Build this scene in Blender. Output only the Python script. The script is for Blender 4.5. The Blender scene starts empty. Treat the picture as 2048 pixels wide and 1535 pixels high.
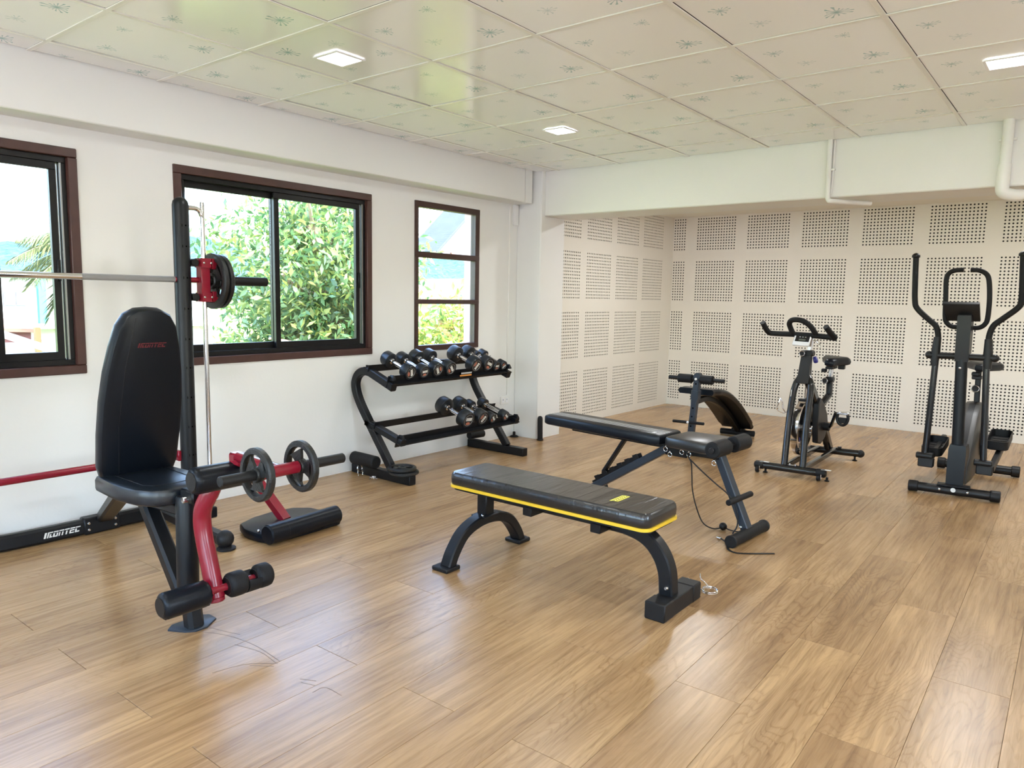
import bpy, math, random
import numpy as np
from mathutils import Vector, Matrix

random.seed(7)
rng = np.random.default_rng(11)
S = bpy.context.scene
COL = S.collection

# ------------------------------------------------------------------ camera
cam_d = bpy.data.cameras.new('camera')
cam = bpy.data.objects.new('camera', cam_d)
COL.objects.link(cam)
cam_d.sensor_fit = 'HORIZONTAL'
cam_d.sensor_width = 36.0
cam_d.lens = 1469.23 / 2048.0 * 36.0
cam_d.clip_end = 3000
_r = Vector((0.782835, 0.621949, 0.018665))
_u = Vector((-0.088081, 0.081071, 0.992809))
_f = Vector((-0.615963, 0.77885, -0.118247))
cam.matrix_world = Matrix(((_r.x, _u.x, -_f.x, 4.1358),
                           (_r.y, _u.y, -_f.y, -0.5825),
                           (_r.z, _u.z, -_f.z, 1.2748),
                           (0, 0, 0, 1)))
S.camera = cam

# ------------------------------------------------------------------ world, sun, exposure
SKY = 2.0
SUN = 7.5
LED_W = 5.0
world = bpy.data.worlds.new('world')
S.world = world
world.use_nodes = True
wn = world.node_tree.nodes
wl = world.node_tree.links
wn.clear()
sky = wn.new('ShaderNodeTexSky')
sky.sky_type = 'NISHITA'
sky.sun_disc = False
sky.sun_elevation = math.radians(56)
sky.sun_rotation = math.radians(75)
sky.altitude = 100
sky.air_density = 1.0
sky.dust_density = 2.5
bg = wn.new('ShaderNodeBackground')
bg.inputs['Strength'].default_value = SKY
wo = wn.new('ShaderNodeOutputWorld')
wl.new(sky.outputs[0], bg.inputs[0])
wl.new(bg.outputs[0], wo.inputs[0])

sun_d = bpy.data.lights.new('sun', 'SUN')
sun_d.energy = SUN
sun_d.angle = math.radians(0.6)
sun_d.color = (1.0, 0.95, 0.86)
sun = bpy.data.objects.new('sun', sun_d)
COL.objects.link(sun)
sun.rotation_euler = Vector((-0.52, -0.14, -0.84)).to_track_quat('-Z', 'Y').to_euler()
sun.location = (20, 4, 30)

vs = S.view_settings
vs.view_transform = 'Standard'
vs.look = 'None'
vs.exposure = 0.56
vs.gamma = 1.0
vs.use_curve_mapping = False
S.cycles.use_denoising = True
S.cycles.max_bounces = 10
S.cycles.diffuse_bounces = 6
S.cycles.glossy_bounces = 4
S.cycles.transmission_bounces = 6
S.cycles.transparent_max_bounces = 12
S.cycles.sample_clamp_indirect = 6.0

# ------------------------------------------------------------------ materials
MAT = {}


def nodes_of(m):
    m.use_nodes = True
    nt = m.node_tree
    return nt, nt.nodes, nt.links, nt.nodes['Principled BSDF']


def mat(name, col, rough=0.5, metal=0.0, spec=0.5, bump=0.0, bscale=60.0, coat=0.0, var=0.0, vscale=6.0, emit=None, es=0.0):
    m = bpy.data.materials.new(name)
    nt, n, l, b = nodes_of(m)
    b.inputs['Base Color'].default_value = (*col, 1)
    b.inputs['Roughness'].default_value = rough
    b.inputs['Metallic'].default_value = metal
    b.inputs['Specular IOR Level'].default_value = spec
    b.inputs['Coat Weight'].default_value = coat
    b.inputs['Coat Roughness'].default_value = 0.15
    if emit:
        b.inputs['Emission Color'].default_value = (*emit, 1)
        b.inputs['Emission Strength'].default_value = es
    tc = n.new('ShaderNodeTexCoord')
    nz = n.new('ShaderNodeTexNoise')
    nz.inputs['Scale'].default_value = vscale
    nz.inputs['Detail'].default_value = 5
    l.new(tc.outputs['Object'], nz.inputs['Vector'])
    mx = n.new('ShaderNodeMix')
    mx.data_type = 'RGBA'
    k = 1 - var
    mx.inputs[6].default_value = (col[0] * k, col[1] * k, col[2] * k, 1)
    mx.inputs[7].default_value = (*[min(1, c * (1 + var)) for c in col], 1)
    l.new(nz.outputs[0], mx.inputs[0])
    l.new(mx.outputs[2], b.inputs['Base Color'])
    if bump > 0:
        nb = n.new('ShaderNodeTexNoise')
        nb.inputs['Scale'].default_value = bscale
        nb.inputs['Detail'].default_value = 3
        l.new(tc.outputs['Object'], nb.inputs['Vector'])
        bp = n.new('ShaderNodeBump')
        bp.inputs['Strength'].default_value = bump
        bp.inputs['Distance'].default_value = 0.004
        l.new(nb.outputs[0], bp.inputs['Height'])
        l.new(bp.outputs[0], b.inputs['Normal'])
    MAT[name] = m
    return m


mat('wall', (0.80, 0.80, 0.785), 0.62, bump=0.12, bscale=45, var=0.025, vscale=2.2)
mat('beam', (0.80, 0.79, 0.765), 0.6, bump=0.25, bscale=70, var=0.02, vscale=3)
mat('panel', (0.80, 0.765, 0.69), 0.6, var=0.02, vscale=2.0)
mat('backing', (0.02, 0.02, 0.02), 0.9)
mat('exterior', (0.80, 0.52, 0.52), 0.7, var=0.04)
mat('grid', (0.80, 0.79, 0.75), 0.35)
mat('trunking', (0.82, 0.81, 0.78), 0.35)
mat('brown', (0.065, 0.027, 0.022), 0.42, bump=0.3, bscale=25, var=0.25, vscale=14)
mat('brown_dark', (0.050, 0.021, 0.017), 0.45, bump=0.25, bscale=25, var=0.2, vscale=14)
mat('alu', (0.006, 0.006, 0.007), 0.35, spec=0.3)
mat('alu_edge', (0.35, 0.36, 0.37), 0.3, metal=0.8)
mat('leather', (0.004, 0.006, 0.010), 0.32, spec=0.24, bump=0.10, bscale=260)
mat('vinyl', (0.016, 0.016, 0.017), 0.33, spec=0.5, bump=0.10, bscale=120)
mat('paint', (0.006, 0.007, 0.009), 0.38, spec=0.30, bump=0.05, bscale=200)
mat('gloss', (0.008, 0.009, 0.011), 0.14, spec=0.6)
mat('blue_paint', (0.020, 0.030, 0.045), 0.38, spec=0.5, bump=0.05, bscale=200)
mat('plastic', (0.009, 0.009, 0.010), 0.42, spec=0.38, bump=0.05, bscale=220)
mat('grey_plastic', (0.050, 0.048, 0.045), 0.42, spec=0.4)
mat('rubber', (0.008, 0.008, 0.009), 0.5, spec=0.35, bump=0.08, bscale=180)
mat('foam', (0.008, 0.008, 0.009), 0.62, spec=0.3, bump=0.25, bscale=240)
mat('iron', (0.009, 0.010, 0.011), 0.40, bump=0.5, bscale=150, var=0.3, vscale=40)
mat('head', (0.007, 0.010, 0.014), 0.36, spec=0.5, bump=0.08, bscale=200)
mat('red', (0.225, 0.007, 0.021), 0.26, spec=0.4, coat=0.15)
mat('chrome', (0.80, 0.80, 0.82), 0.12, metal=1.0)
mat('knurl', (0.42, 0.41, 0.40), 0.38, metal=1.0, bump=0.9, bscale=900)
mat('steel', (0.62, 0.62, 0.63), 0.24, metal=1.0)
mat('white_plastic', (0.84, 0.84, 0.86), 0.35)
mat('yellow', (0.80, 0.52, 0.03), 0.45)
mat('yellow_print', (0.82, 0.75, 0.12), 0.5)
mat('white_print', (0.78, 0.78, 0.75), 0.5)
mat('grey_print', (0.42, 0.42, 0.43), 0.5)
mat('silver_print', (0.80, 0.80, 0.78), 0.45)
mat('red_print', (0.11, 0.008, 0.016), 0.5)
mat('orange_print', (0.70, 0.28, 0.06), 0.5)
mat('copper_print', (0.48, 0.17, 0.11), 0.5)
mat('scuff', (0.19, 0.13, 0.085), 0.5)
mat('hole', (0.001, 0.001, 0.001), 0.9, spec=0.0)
mat('screen', (0.012, 0.013, 0.015), 0.15)
mat('lcd', (0.11, 0.12, 0.10), 0.3)
mat('blue_decal', (0.03, 0.03, 0.25), 0.3)
mat('led', (0.9, 0.9, 0.9), 0.4, emit=(1.0, 0.98, 0.95), es=6.0)
def wrinkle(name, axis_scale):
    m = MAT[name]
    nt, n, l, b = nodes_of(m)
    old = b.inputs['Normal'].links[0].from_socket
    tc = n.new('ShaderNodeTexCoord')
    mp = n.new('ShaderNodeMapping')
    mp.inputs['Scale'].default_value = axis_scale
    l.new(tc.outputs['Object'], mp.inputs[0])
    nz = n.new('ShaderNodeTexNoise')
    nz.inputs['Scale'].default_value = 1.0
    nz.inputs['Detail'].default_value = 2.0
    nz.inputs['Distortion'].default_value = 0.8
    l.new(mp.outputs[0], nz.inputs['Vector'])
    bp = n.new('ShaderNodeBump')
    bp.inputs['Strength'].default_value = 0.55
    bp.inputs['Distance'].default_value = 0.006
    l.new(nz.outputs[0], bp.inputs['Height'])
    l.new(old, bp.inputs['Normal'])
    l.new(bp.outputs[0], b.inputs['Normal'])


mat('seat_leather', (0.005, 0.008, 0.013), 0.30, spec=0.6, bump=0.10, bscale=260)
mat('bench_vinyl', (0.014, 0.014, 0.015), 0.22, spec=0.7, bump=0.08, bscale=120)
wrinkle('bench_vinyl', (22, 3.0, 3.0))
# outside
mat('bark', (0.32, 0.24, 0.17), 0.85, bump=0.6, bscale=30, var=0.3, vscale=12)
mat('house_white', (0.36, 0.37, 0.37), 0.8, var=0.04)
mat('house_cyan', (0.05, 0.36, 0.33), 0.7)
mat('house_cream', (0.30, 0.21, 0.09), 0.8, var=0.05)
mat('roof_red', (0.17, 0.06, 0.055), 0.8, var=0.2, vscale=20)
mat('roof_brown', (0.25, 0.14, 0.10), 0.8, var=0.2, vscale=8)
mat('roof_orange', (0.26, 0.13, 0.065), 0.8, var=0.15, vscale=6)
mat('roof_grey', (0.05, 0.062, 0.085), 0.75, var=0.25, vscale=5)
mat('roof_trim', (0.12, 0.125, 0.14), 0.7)
mat('trim_red', (0.33, 0.14, 0.12), 0.7)
mat('pane_dark', (0.16, 0.20, 0.22), 0.2)
mat('bounce_ground', (0.56, 0.52, 0.47), 0.9, var=0.1, vscale=0.8)
mat('grass', (0.24, 0.34, 0.07), 0.9, var=0.45, vscale=1.3)


def leaf_mat(name, c1, c2, c3, trans=0.45):
    m = bpy.data.materials.new(name)
    m.use_nodes = True
    nt = m.node_tree
    n, l = nt.nodes, nt.links
    n.clear()
    out = n.new('ShaderNodeOutputMaterial')
    geo = n.new('ShaderNodeNewGeometry')
    cr = n.new('ShaderNodeValToRGB')
    e = cr.color_ramp.elements
    e[0].color = (*c1, 1)
    e[1].color = (*c3, 1)
    k = e.new(0.55)
    k.color = (*c2, 1)
    l.new(geo.outputs['Random Per Island'], cr.inputs[0])
    d = n.new('ShaderNodeBsdfDiffuse')
    t = n.new('ShaderNodeBsdfTranslucent')
    g = n.new('ShaderNodeBsdfGlossy')
    g.inputs['Roughness'].default_value = 0.35
    g.inputs['Color'].default_value = (0.8, 0.8, 0.8, 1)
    l.new(cr.outputs[0], d.inputs[0])
    l.new(cr.outputs[0], t.inputs[0])
    m1 = n.new('ShaderNodeMixShader')
    m1.inputs[0].default_value = trans
    l.new(d.outputs[0], m1.inputs[1])
    l.new(t.outputs[0], m1.inputs[2])
    m2 = n.new('ShaderNodeMixShader')
    m2.inputs[0].default_value = 0.06
    l.new(m1.outputs[0], m2.inputs[1])
    l.new(g.outputs[0], m2.inputs[2])
    l.new(m2.outputs[0], out.inputs[0])
    MAT[name] = m


leaf_mat('leaf', (0.060, 0.155, 0.065), (0.15, 0.27, 0.09), (0.40, 0.43, 0.11))
leaf_mat('leaf_shrub', (0.10, 0.22, 0.04), (0.30, 0.40, 0.06), (0.50, 0.27, 0.14))
leaf_mat('leaf_palm', (0.06, 0.10, 0.045), (0.13, 0.17, 0.065), (0.24, 0.25, 0.10))


def glass_mat():
    m = bpy.data.materials.new('glass')
    m.use_nodes = True
    n, l = m.node_tree.nodes, m.node_tree.links
    n.clear()
    out = n.new('ShaderNodeOutputMaterial')
    tr = n.new('ShaderNodeBsdfTransparent')
    tr.inputs[0].default_value = (0.97, 0.985, 0.98, 1)
    gl = n.new('ShaderNodeBsdfGlossy')
    gl.inputs['Roughness'].default_value = 0.01
    lw = n.new('ShaderNodeLayerWeight')
    pw = n.new('ShaderNodeMath')
    pw.operation = 'POWER'
    pw.inputs[1].default_value = 5.0
    lw.inputs[0].default_value = 0.5
    l.new(lw.outputs['Facing'], pw.inputs[0])
    fr = n.new('ShaderNodeMath')
    fr.operation = 'MULTIPLY_ADD'
    fr.inputs[1].default_value = 0.9
    fr.inputs[2].default_value = 0.035
    l.new(pw.outputs[0], fr.inputs[0])
    mx = n.new('ShaderNodeMixShader')
    l.new(fr.outputs[0], mx.inputs[0])
    l.new(tr.outputs[0], mx.inputs[1])
    l.new(gl.outputs[0], mx.inputs[2])
    l.new(mx.outputs[0], out.inputs[0])
    MAT['glass'] = m


glass_mat()


def hill_mat():
    m = bpy.data.materials.new('hill')
    nt, n, l, b = nodes_of(m)
    tc = n.new('ShaderNodeTexCoord')
    nz = n.new('ShaderNodeTexNoise')
    nz.inputs['Scale'].default_value = 0.35
    nz.inputs['Detail'].default_value = 8
    nz.inputs['Roughness'].default_value = 0.75
    l.new(tc.outputs['Object'], nz.inputs['Vector'])
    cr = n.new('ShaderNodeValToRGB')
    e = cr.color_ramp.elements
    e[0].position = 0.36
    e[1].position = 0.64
    e[0].color = (0.022, 0.055, 0.085, 1)  # distance haze is mixed into the base colour as blue
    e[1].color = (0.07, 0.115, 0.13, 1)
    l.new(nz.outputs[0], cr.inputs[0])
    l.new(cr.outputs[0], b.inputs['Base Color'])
    b.inputs['Roughness'].default_value = 1.0
    b.inputs['Specular IOR Level'].default_value = 0.0
    MAT['hill'] = m


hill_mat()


def wood_mat():
    m = bpy.data.materials.new('floor_wood')
    nt, n, l, b = nodes_of(m)
    tc = n.new('ShaderNodeTexCoord')
    oi = n.new('ShaderNodeObjectInfo')
    mul = n.new('ShaderNodeVectorMath')
    mul.operation = 'SCALE'
    cmb = n.new('ShaderNodeCombineXYZ')
    for i in range(3):
        l.new(oi.outputs['Random'], cmb.inputs[i])
    l.new(cmb.outputs[0], mul.inputs[0])
    mul.inputs['Scale'].default_value = 37.0
    add = n.new('ShaderNodeVectorMath')
    l.new(tc.outputs['Object'], add.inputs[0])
    l.new(mul.outputs[0], add.inputs[1])

    def mapped(sx, sy, sz=1.0):
        mp = n.new('ShaderNodeMapping')
        mp.inputs['Scale'].default_value = (sx, sy, sz)
        l.new(add.outputs[0], mp.inputs[0])
        return mp

    # broad tone along the plank
    m1 = mapped(5.0, 1.1)
    n1 = n.new('ShaderNodeTexNoise')
    n1.inputs['Scale'].default_value = 1.0
    n1.inputs['Detail'].default_value = 4
    n1.inputs['Distortion'].default_value = 0.6
    l.new(m1.outputs[0], n1.inputs['Vector'])
    # fine streaks
    m2 = mapped(55.0, 2.6)
    n2 = n.new('ShaderNodeTexNoise')
    n2.inputs['Scale'].default_value = 1.0
    n2.inputs['Detail'].default_value = 5
    n2.inputs['Roughness'].default_value = 0.65
    n2.inputs['Distortion'].default_value = 0.4
    l.new(m2.outputs[0], n2.inputs['Vector'])
    # cathedral rings
    m3 = mapped(4.2, 0.85)
    n3 = n.new('ShaderNodeTexNoise')
    n3.inputs['Scale'].default_value = 1.0
    n3.inputs['Detail'].default_value = 2.0
    l.new(m3.outputs[0], n3.inputs['Vector'])
    ring = n.new('ShaderNodeMath')
    ring.operation = 'MULTIPLY'
    ring.inputs[1].default_value = 42.0
    l.new(n3.outputs[0], ring.inputs[0])
    jit = n.new('ShaderNodeMath')
    jit.operation = 'MULTIPLY_ADD'
    jit.inputs[1].default_value = 1.6
    l.new(n2.outputs[0], jit.inputs[0])
    l.new(ring.outputs[0], jit.inputs[2])
    fr = n.new('ShaderNodeMath')
    fr.operation = 'FRACT'
    l.new(jit.outputs[0], fr.inputs[0])
    ringr = n.new('ShaderNodeValToRGB')
    e = ringr.color_ramp.elements
    e[0].position = 0.0
    e[0].color = (1, 1, 1, 1)
    e[1].position = 0.30
    e[1].color = (0, 0, 0, 1)
    e2 = e.new(0.9)
    e2.color = (0, 0, 0, 1)
    e3 = e.new(1.0)
    e3.color = (1, 1, 1, 1)
    l.new(fr.outputs[0], ringr.inputs[0])
    base = n.new('ShaderNodeValToRGB')
    e = base.color_ramp.elements
    e[0].position = 0.28
    e[0].color = (0.325, 0.190, 0.088, 1)
    e[1].position = 0.74
    e[1].color = (0.540, 0.345, 0.168, 1)
    l.new(n1.outputs[0], base.inputs[0])
    st = n.new('ShaderNodeMix')
    st.data_type = 'RGBA'
    st.blend_type = 'MULTIPLY'
    stv = n.new('ShaderNodeValToRGB')
    e = stv.color_ramp.elements
    e[0].position = 0.32
    e[0].color = (0.56, 0.52, 0.48, 1)
    e[1].position = 0.60
    e[1].color = (1.04, 1.04, 1.04, 1)
    l.new(n2.outputs[0], stv.inputs[0])
    st.inputs[0].default_value = 0.75
    l.new(base.outputs[0], st.inputs[6])
    l.new(stv.outputs[0], st.inputs[7])
    rg = n.new('ShaderNodeMix')
    rg.data_type = 'RGBA'
    rg.blend_type = 'MULTIPLY'
    rg.inputs[7].default_value = (0.66, 0.60, 0.54, 1)
    rf = n.new('ShaderNodeMath')
    rf.operation = 'MULTIPLY'
    m4 = mapped(1.3, 0.7)
    n4 = n.new('ShaderNodeTexNoise')
    n4.inputs['Scale'].default_value = 1.0
    n4.inputs['Detail'].default_value = 2.0
    l.new(m4.outputs[0], n4.inputs['Vector'])
    msk = n.new('ShaderNodeMapRange')
    msk.inputs['From Min'].default_value = 0.46
    msk.inputs['From Max'].default_value = 0.62
    msk.inputs['To Min'].default_value = 0.10
    msk.inputs['To Max'].default_value = 0.60
    l.new(n4.outputs[0], msk.inputs[0])
    l.new(msk.outputs[0], rf.inputs[1])
    l.new(ringr.outputs[0], rf.inputs[0])
    l.new(rf.outputs[0], rg.inputs[0])
    l.new(st.outputs[2], rg.inputs[6])
    hv = n.new('ShaderNodeHueSaturation')
    vv = n.new('ShaderNodeMapRange')
    vv.inputs['To Min'].default_value = 0.96
    vv.inputs['To Max'].default_value = 1.05
    l.new(oi.outputs['Random'], vv.inputs[0])
    l.new(vv.outputs[0], hv.inputs['Value'])
    l.new(rg.outputs[2], hv.inputs['Color'])
    l.new(hv.outputs[0], b.inputs['Base Color'])
    b.inputs['Roughness'].default_value = 0.27
    b.inputs['Specular IOR Level'].default_value = 0.6
    nb = n.new('ShaderNodeTexNoise')
    nb.inputs['Scale'].default_value = 420
    l.new(tc.outputs['Object'], nb.inputs['Vector'])
    bm1 = n.new('ShaderNodeBump')
    bm1.inputs['Strength'].default_value = 0.10
    bm1.inputs['Distance'].default_value = 0.002
    l.new(nb.outputs[0], bm1.inputs['Height'])
    bm = n.new('ShaderNodeBump')
    bm.inputs['Strength'].default_value = 0.12
    bm.inputs['Distance'].default_value = 0.002
    l.new(n2.outputs[0], bm.inputs['Height'])
    l.new(bm1.outputs[0], bm.inputs['Normal'])
    l.new(bm.outputs[0], b.inputs['Normal'])
    MAT['floor_wood'] = m


wood_mat()


def ceiling_mat():
    """Laminated tile with four printed dandelion bursts; object space runs 0..1 over the tile."""
    m = bpy.data.materials.new('ceiling_tile')
    nt, n, l, b = nodes_of(m)
    tc = n.new('ShaderNodeTexCoord')
    sep = n.new('ShaderNodeSeparateXYZ')
    l.new(tc.outputs['Object'], sep.inputs[0])

    def M(op, a, c=None, d=None):
        k = n.new('ShaderNodeMath')
        k.operation = op
        for i, q in enumerate((a, c, d)):
            if q is None:
                continue
            if isinstance(q, (int, float)):
                k.inputs[i].default_value = q
            else:
                l.new(q, k.inputs[i])
        return k.outputs[0]

    total = None
    for (u, v, R, N, ph, amt) in ((0.77, 0.79, 0.062, 7, 0.4, 1.0), (0.18, 0.34, 0.047, 6, 1.3, 0.8),
                                  (0.70, 0.23, 0.036, 6, 2.2, 0.75), (0.31, 0.70, 0.045, 5, 0.9, 0.45)):
        dx = M('SUBTRACT', sep.outputs[0], (u - 0.5) * 0.59)
        dy = M('SUBTRACT', sep.outputs[1], (v - 0.5) * 0.584)
        d = M('SQRT', M('ADD', M('MULTIPLY', dx, dx), M('MULTIPLY', dy, dy)))
        a = M('ARCTAN2', dy, dx)
        wob = M('MULTIPLY', M('SINE', M('MULTIPLY_ADD', a, 2.0, ph)), 0.9)
        spoke = M('ABSOLUTE', M('SINE', M('ADD', M('MULTIPLY_ADD', a, float(N), ph), wob)))
        ln = M('MULTIPLY_ADD', M('SINE', M('MULTIPLY_ADD', a, 3.0, ph * 2)), 0.22, 0.78)
        rn = M('DIVIDE', d, M('MULTIPLY', ln, R))           # 0 centre .. 1 tip
        width = M('MULTIPLY_ADD', rn, -0.12, 0.30)
        tipw = M('LESS_THAN', M('ABSOLUTE', M('SUBTRACT', rn, 0.9)), 0.10)
        width = M('ADD', width, M('MULTIPLY', tipw, 0.20))
        line = M('LESS_THAN', M('SUBTRACT', 1.0, spoke), M('MULTIPLY', width, 0.42))
        inside = M('LESS_THAN', rn, 1.0)
        core = M('MAXIMUM', M('SUBTRACT', 1.0, M('DIVIDE', d, R * 0.42)), 0.0)
        mask = M('MAXIMUM', M('MULTIPLY', M('MULTIPLY', line, inside), M('MULTIPLY_ADD', rn, 0.35, 0.45)), core)
        mask = M('MULTIPLY', mask, amt)
        total = mask if total is None else M('MAXIMUM', total, mask)
    mx = n.new('ShaderNodeMix')
    mx.data_type = 'RGBA'
    mx.inputs[6].default_value = (0.90, 0.905, 0.90, 1)
    mx.inputs[7].default_value = (0.20, 0.40, 0.42, 1)
    l.new(M('MINIMUM', total, 0.85), mx.inputs[0])
    l.new(mx.outputs[2], b.inputs['Base Color'])
    b.inputs['Roughness'].default_value = 0.17
    b.inputs['Specular IOR Level'].default_value = 0.55
    nb = n.new('ShaderNodeTexNoise')
    nb.inputs['Scale'].default_value = 260
    l.new(tc.outputs['Object'], nb.inputs['Vector'])
    bp = n.new('ShaderNodeBump')
    bp.inputs['Strength'].default_value = 0.03
    bp.inputs['Distance'].default_value = 0.001
    l.new(nb.outputs[0], bp.inputs['Height'])
    l.new(bp.outputs[0], b.inputs['Normal'])
    MAT['ceiling_tile'] = m


ceiling_mat()

# ------------------------------------------------------------------ mesh helpers


def V(*a):
    return Vector(a)


class MB:
    def __init__(s):
        s.v = []
        s.f = []

    def add(s, vs_, fs, m=None):
        o = len(s.v)
        if m is not None:
            vs_ = [m @ Vector(p) for p in vs_]
        s.v.extend([tuple(p) for p in vs_])
        s.f.extend([tuple(o + i for i in f) for f in fs])
        return s

    def box(s, c, d, m=None, b=0.0):
        hx, hy, hz = d[0] / 2, d[1] / 2, d[2] / 2
        T = Matrix.Translation(Vector(c))
        T = T if m is None else m @ T
        if b <= 0:
            vs_ = [(x, y, z) for x in (-hx, hx) for y in (-hy, hy) for z in (-hz, hz)]
            return s.add(vs_, [(0, 1, 3, 2), (4, 6, 7, 5), (0, 4, 5, 1), (2, 3, 7, 6), (0, 2, 6, 4), (1, 5, 7, 3)], T)
        b = min(b, hx * .98, hy * .98, hz * .98)
        vs_, idx = [], {}
        for sx in (-1, 1):
            for sy in (-1, 1):
                for sz in (-1, 1):
                    for a in range(3):
                        p = [sx * (hx - b), sy * (hy - b), sz * (hz - b)]
                        p[a] = (sx, sy, sz)[a] * (hx, hy, hz)[a]
                        idx[(sx, sy, sz, a)] = len(vs_)
                        vs_.append(p)
        I = lambda sx, sy, sz, a: idx[(sx, sy, sz, a)]
        fs = []
        for sg in (-1, 1):
            fs.append([I(sg, y, z, 0) for y, z in ((-1, -1), (1, -1), (1, 1), (-1, 1))][::sg])
            fs.append([I(x, sg, z, 1) for x, z in ((-1, -1), (-1, 1), (1, 1), (1, -1))][::sg])
            fs.append([I(x, y, sg, 2) for x, y in ((-1, -1), (1, -1), (1, 1), (-1, 1))][::sg])
        for p in (-1, 1):
            for q in (-1, 1):
                k = p * q
                fs.append([I(p, q, -1, 0), I(p, q, -1, 1), I(p, q, 1, 1), I(p, q, 1, 0)][::k])
                fs.append([I(-1, p, q, 1), I(-1, p, q, 2), I(1, p, q, 2), I(1, p, q, 1)][::k])
                fs.append([I(p, -1, q, 2), I(p, -1, q, 0), I(p, 1, q, 0), I(p, 1, q, 2)][::k])
        for sx in (-1, 1):
            for sy in (-1, 1):
                for sz in (-1, 1):
                    fs.append([I(sx, sy, sz, 0), I(sx, sy, sz, 1), I(sx, sy, sz, 2)][::sx * sy * sz])
        return s.add(vs_, fs, T)

    def rings(s, rings, closed_path=False, caps=True):
        n = len(rings[0])
        vs_ = [p for r in rings for p in r]
        fs = []
        R = len(rings)
        for i in range(R if closed_path else R - 1):
            a, c = i * n, ((i + 1) % R) * n
            for j in range(n):
                k = (j + 1) % n
                fs.append((a + j, a + k, c + k, c + j))
        if caps and not closed_path:
            fs.append(tuple(range(n))[::-1])
            fs.append(tuple((R - 1) * n + j for j in range(n)))
        return s.add(vs_, fs)

    def tube(s, path, r, n=12, closed=False, caps=True):
        P = [Vector(p) for p in path]
        rr = r if isinstance(r, (list, tuple)) else [r] * len(P)
        L = len(P)
        out = []
        nrm = None
        for i in range(L):
            if closed:
                t = P[(i + 1) % L] - P[i - 1]
            else:
                t = P[min(i + 1, L - 1)] - P[max(i - 1, 0)]
            t.normalize()
            if nrm is None:
                ref = Vector((0, 0, 1)) if abs(t.z) < 0.9 else Vector((1, 0, 0))
                nrm = t.cross(ref).normalized()
            else:
                nrm = (nrm - t * nrm.dot(t)).normalized()
            bi = t.cross(nrm)
            out.append([P[i] + (nrm * math.cos(q) + bi * math.sin(q)) * rr[i]
                        for q in [2 * math.pi * j / n for j in range(n)]])
        return s.rings(out, closed, caps)

    def bar(s, path, w, h, up=(0, 0, 1), b=0.008):
        """rectangular tube swept along path; w across, h along `up`."""
        P = [Vector(p) for p in path]
        L = len(P)
        up = Vector(up)
        out = []
        b = min(b, w * .45, h * .45)
        prof = [(-w / 2 + b, -h / 2), (w / 2 - b, -h / 2), (w / 2, -h / 2 + b), (w / 2, h / 2 - b),
                (w / 2 - b, h / 2), (-w / 2 + b, h / 2), (-w / 2, h / 2 - b), (-w / 2, -h / 2 + b)]
        for i in range(L):
            t0 = (P[i] - P[i - 1]).normalized() if i > 0 else None
            t1 = (P[i + 1] - P[i]).normalized() if i < L - 1 else None
            t = (t0 or t1) if (t0 is None or t1 is None) else (t0 + t1).normalized()
            sc = 1.0
            if t0 is not None and t1 is not None:
                sc = 1.0 / max(0.4, t.dot(t1))
            side = t.cross(up)
            side = side.normalized() if side.length > 1e-6 else Vector((1, 0, 0))
            u2 = side.cross(t).normalized()
            out.append([P[i] + side * x + u2 * (y * sc) for x, y in prof])
        return s.rings(out)

    def lathe(s, prof, m, n=24):
        """profile (r, z) turned about local Z."""
        out = []
        for r, z in prof:
            out.append([m @ Vector((r * math.cos(2 * math.pi * j / n), r * math.sin(2 * math.pi * j / n), z)) for j in range(n)])
        return s.rings(out)

    def cyl(s, a, c, r, n=20, bev=0.0):
        a, c = Vector(a), Vector(c)
        L = (c - a).length
        m = Matrix.Translation(a) @ (c - a).to_track_quat('Z', 'Y').to_matrix().to_4x4()
        if bev > 0:
            return s.lathe([(r - bev, 0), (r, bev), (r, L - bev), (r - bev, L)], m, n)
        return s.lathe([(r, 0), (r, L)], m, n)

    def ball(s, c, r, n=16, sz=1.0):
        k = 8
        prof = [(max(1e-4, r * math.sin(math.pi * i / k)), -r * sz * math.cos(math.pi * i / k)) for i in range(k + 1)]
        return s.lathe(prof, Matrix.Translation(Vector(c)), n)

    def torus(s, c, axis, R, r, n=24, k=8):
        q = Vector(axis).to_track_quat('Z', 'Y')
        path = [Vector(c) + q @ Vector((R * math.cos(2 * math.pi * i / n), R * math.sin(2 * math.pi * i / n), 0)) for i in range(n)]
        return s.tube(path, r, k, closed=True)

    def slab(s, outline, levels, m=None):
        """closed convex outline (x,y); levels = [(inset, z)...]."""
        n = len(outline)
        P = [Vector((p[0], p[1])) for p in outline]
        N = []
        for i in range(n):
            d0 = (P[i] - P[i - 1]).normalized()
            d1 = (P[(i + 1) % n] - P[i]).normalized()
            a = Vector((d0.y, -d0.x))
            c = Vector((d1.y, -d1.x))
            k = (a + c).normalized()
            N.append(k / max(0.35, k.dot(a)))
        out = []
        for ins, z in levels:
            rg = [Vector((p.x - q.x * ins, p.y - q.y * ins, z)) for p, q in zip(P, N)]
            out.append([m @ p for p in rg] if m is not None else rg)
        return s.rings(out)

    def build(s, name, material, parent=None, smooth=True, ang=38, origin=(0, 0, 0)):
        me = bpy.data.meshes.new(name)
        o3 = Vector(origin)
        me.from_pydata([(p[0] - o3.x, p[1] - o3.y, p[2] - o3.z) for p in s.v], [], s.f)
        me.validate()
        if smooth:
            me.polygons.foreach_set('use_smooth', [True] * len(me.polygons))
            me.set_sharp_from_angle(angle=math.radians(ang))
        me.materials.append(MAT[material])
        o = bpy.data.objects.new(name, me)
        COL.objects.link(o)
        if parent is not None:
            o.parent = parent
        return o


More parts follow.
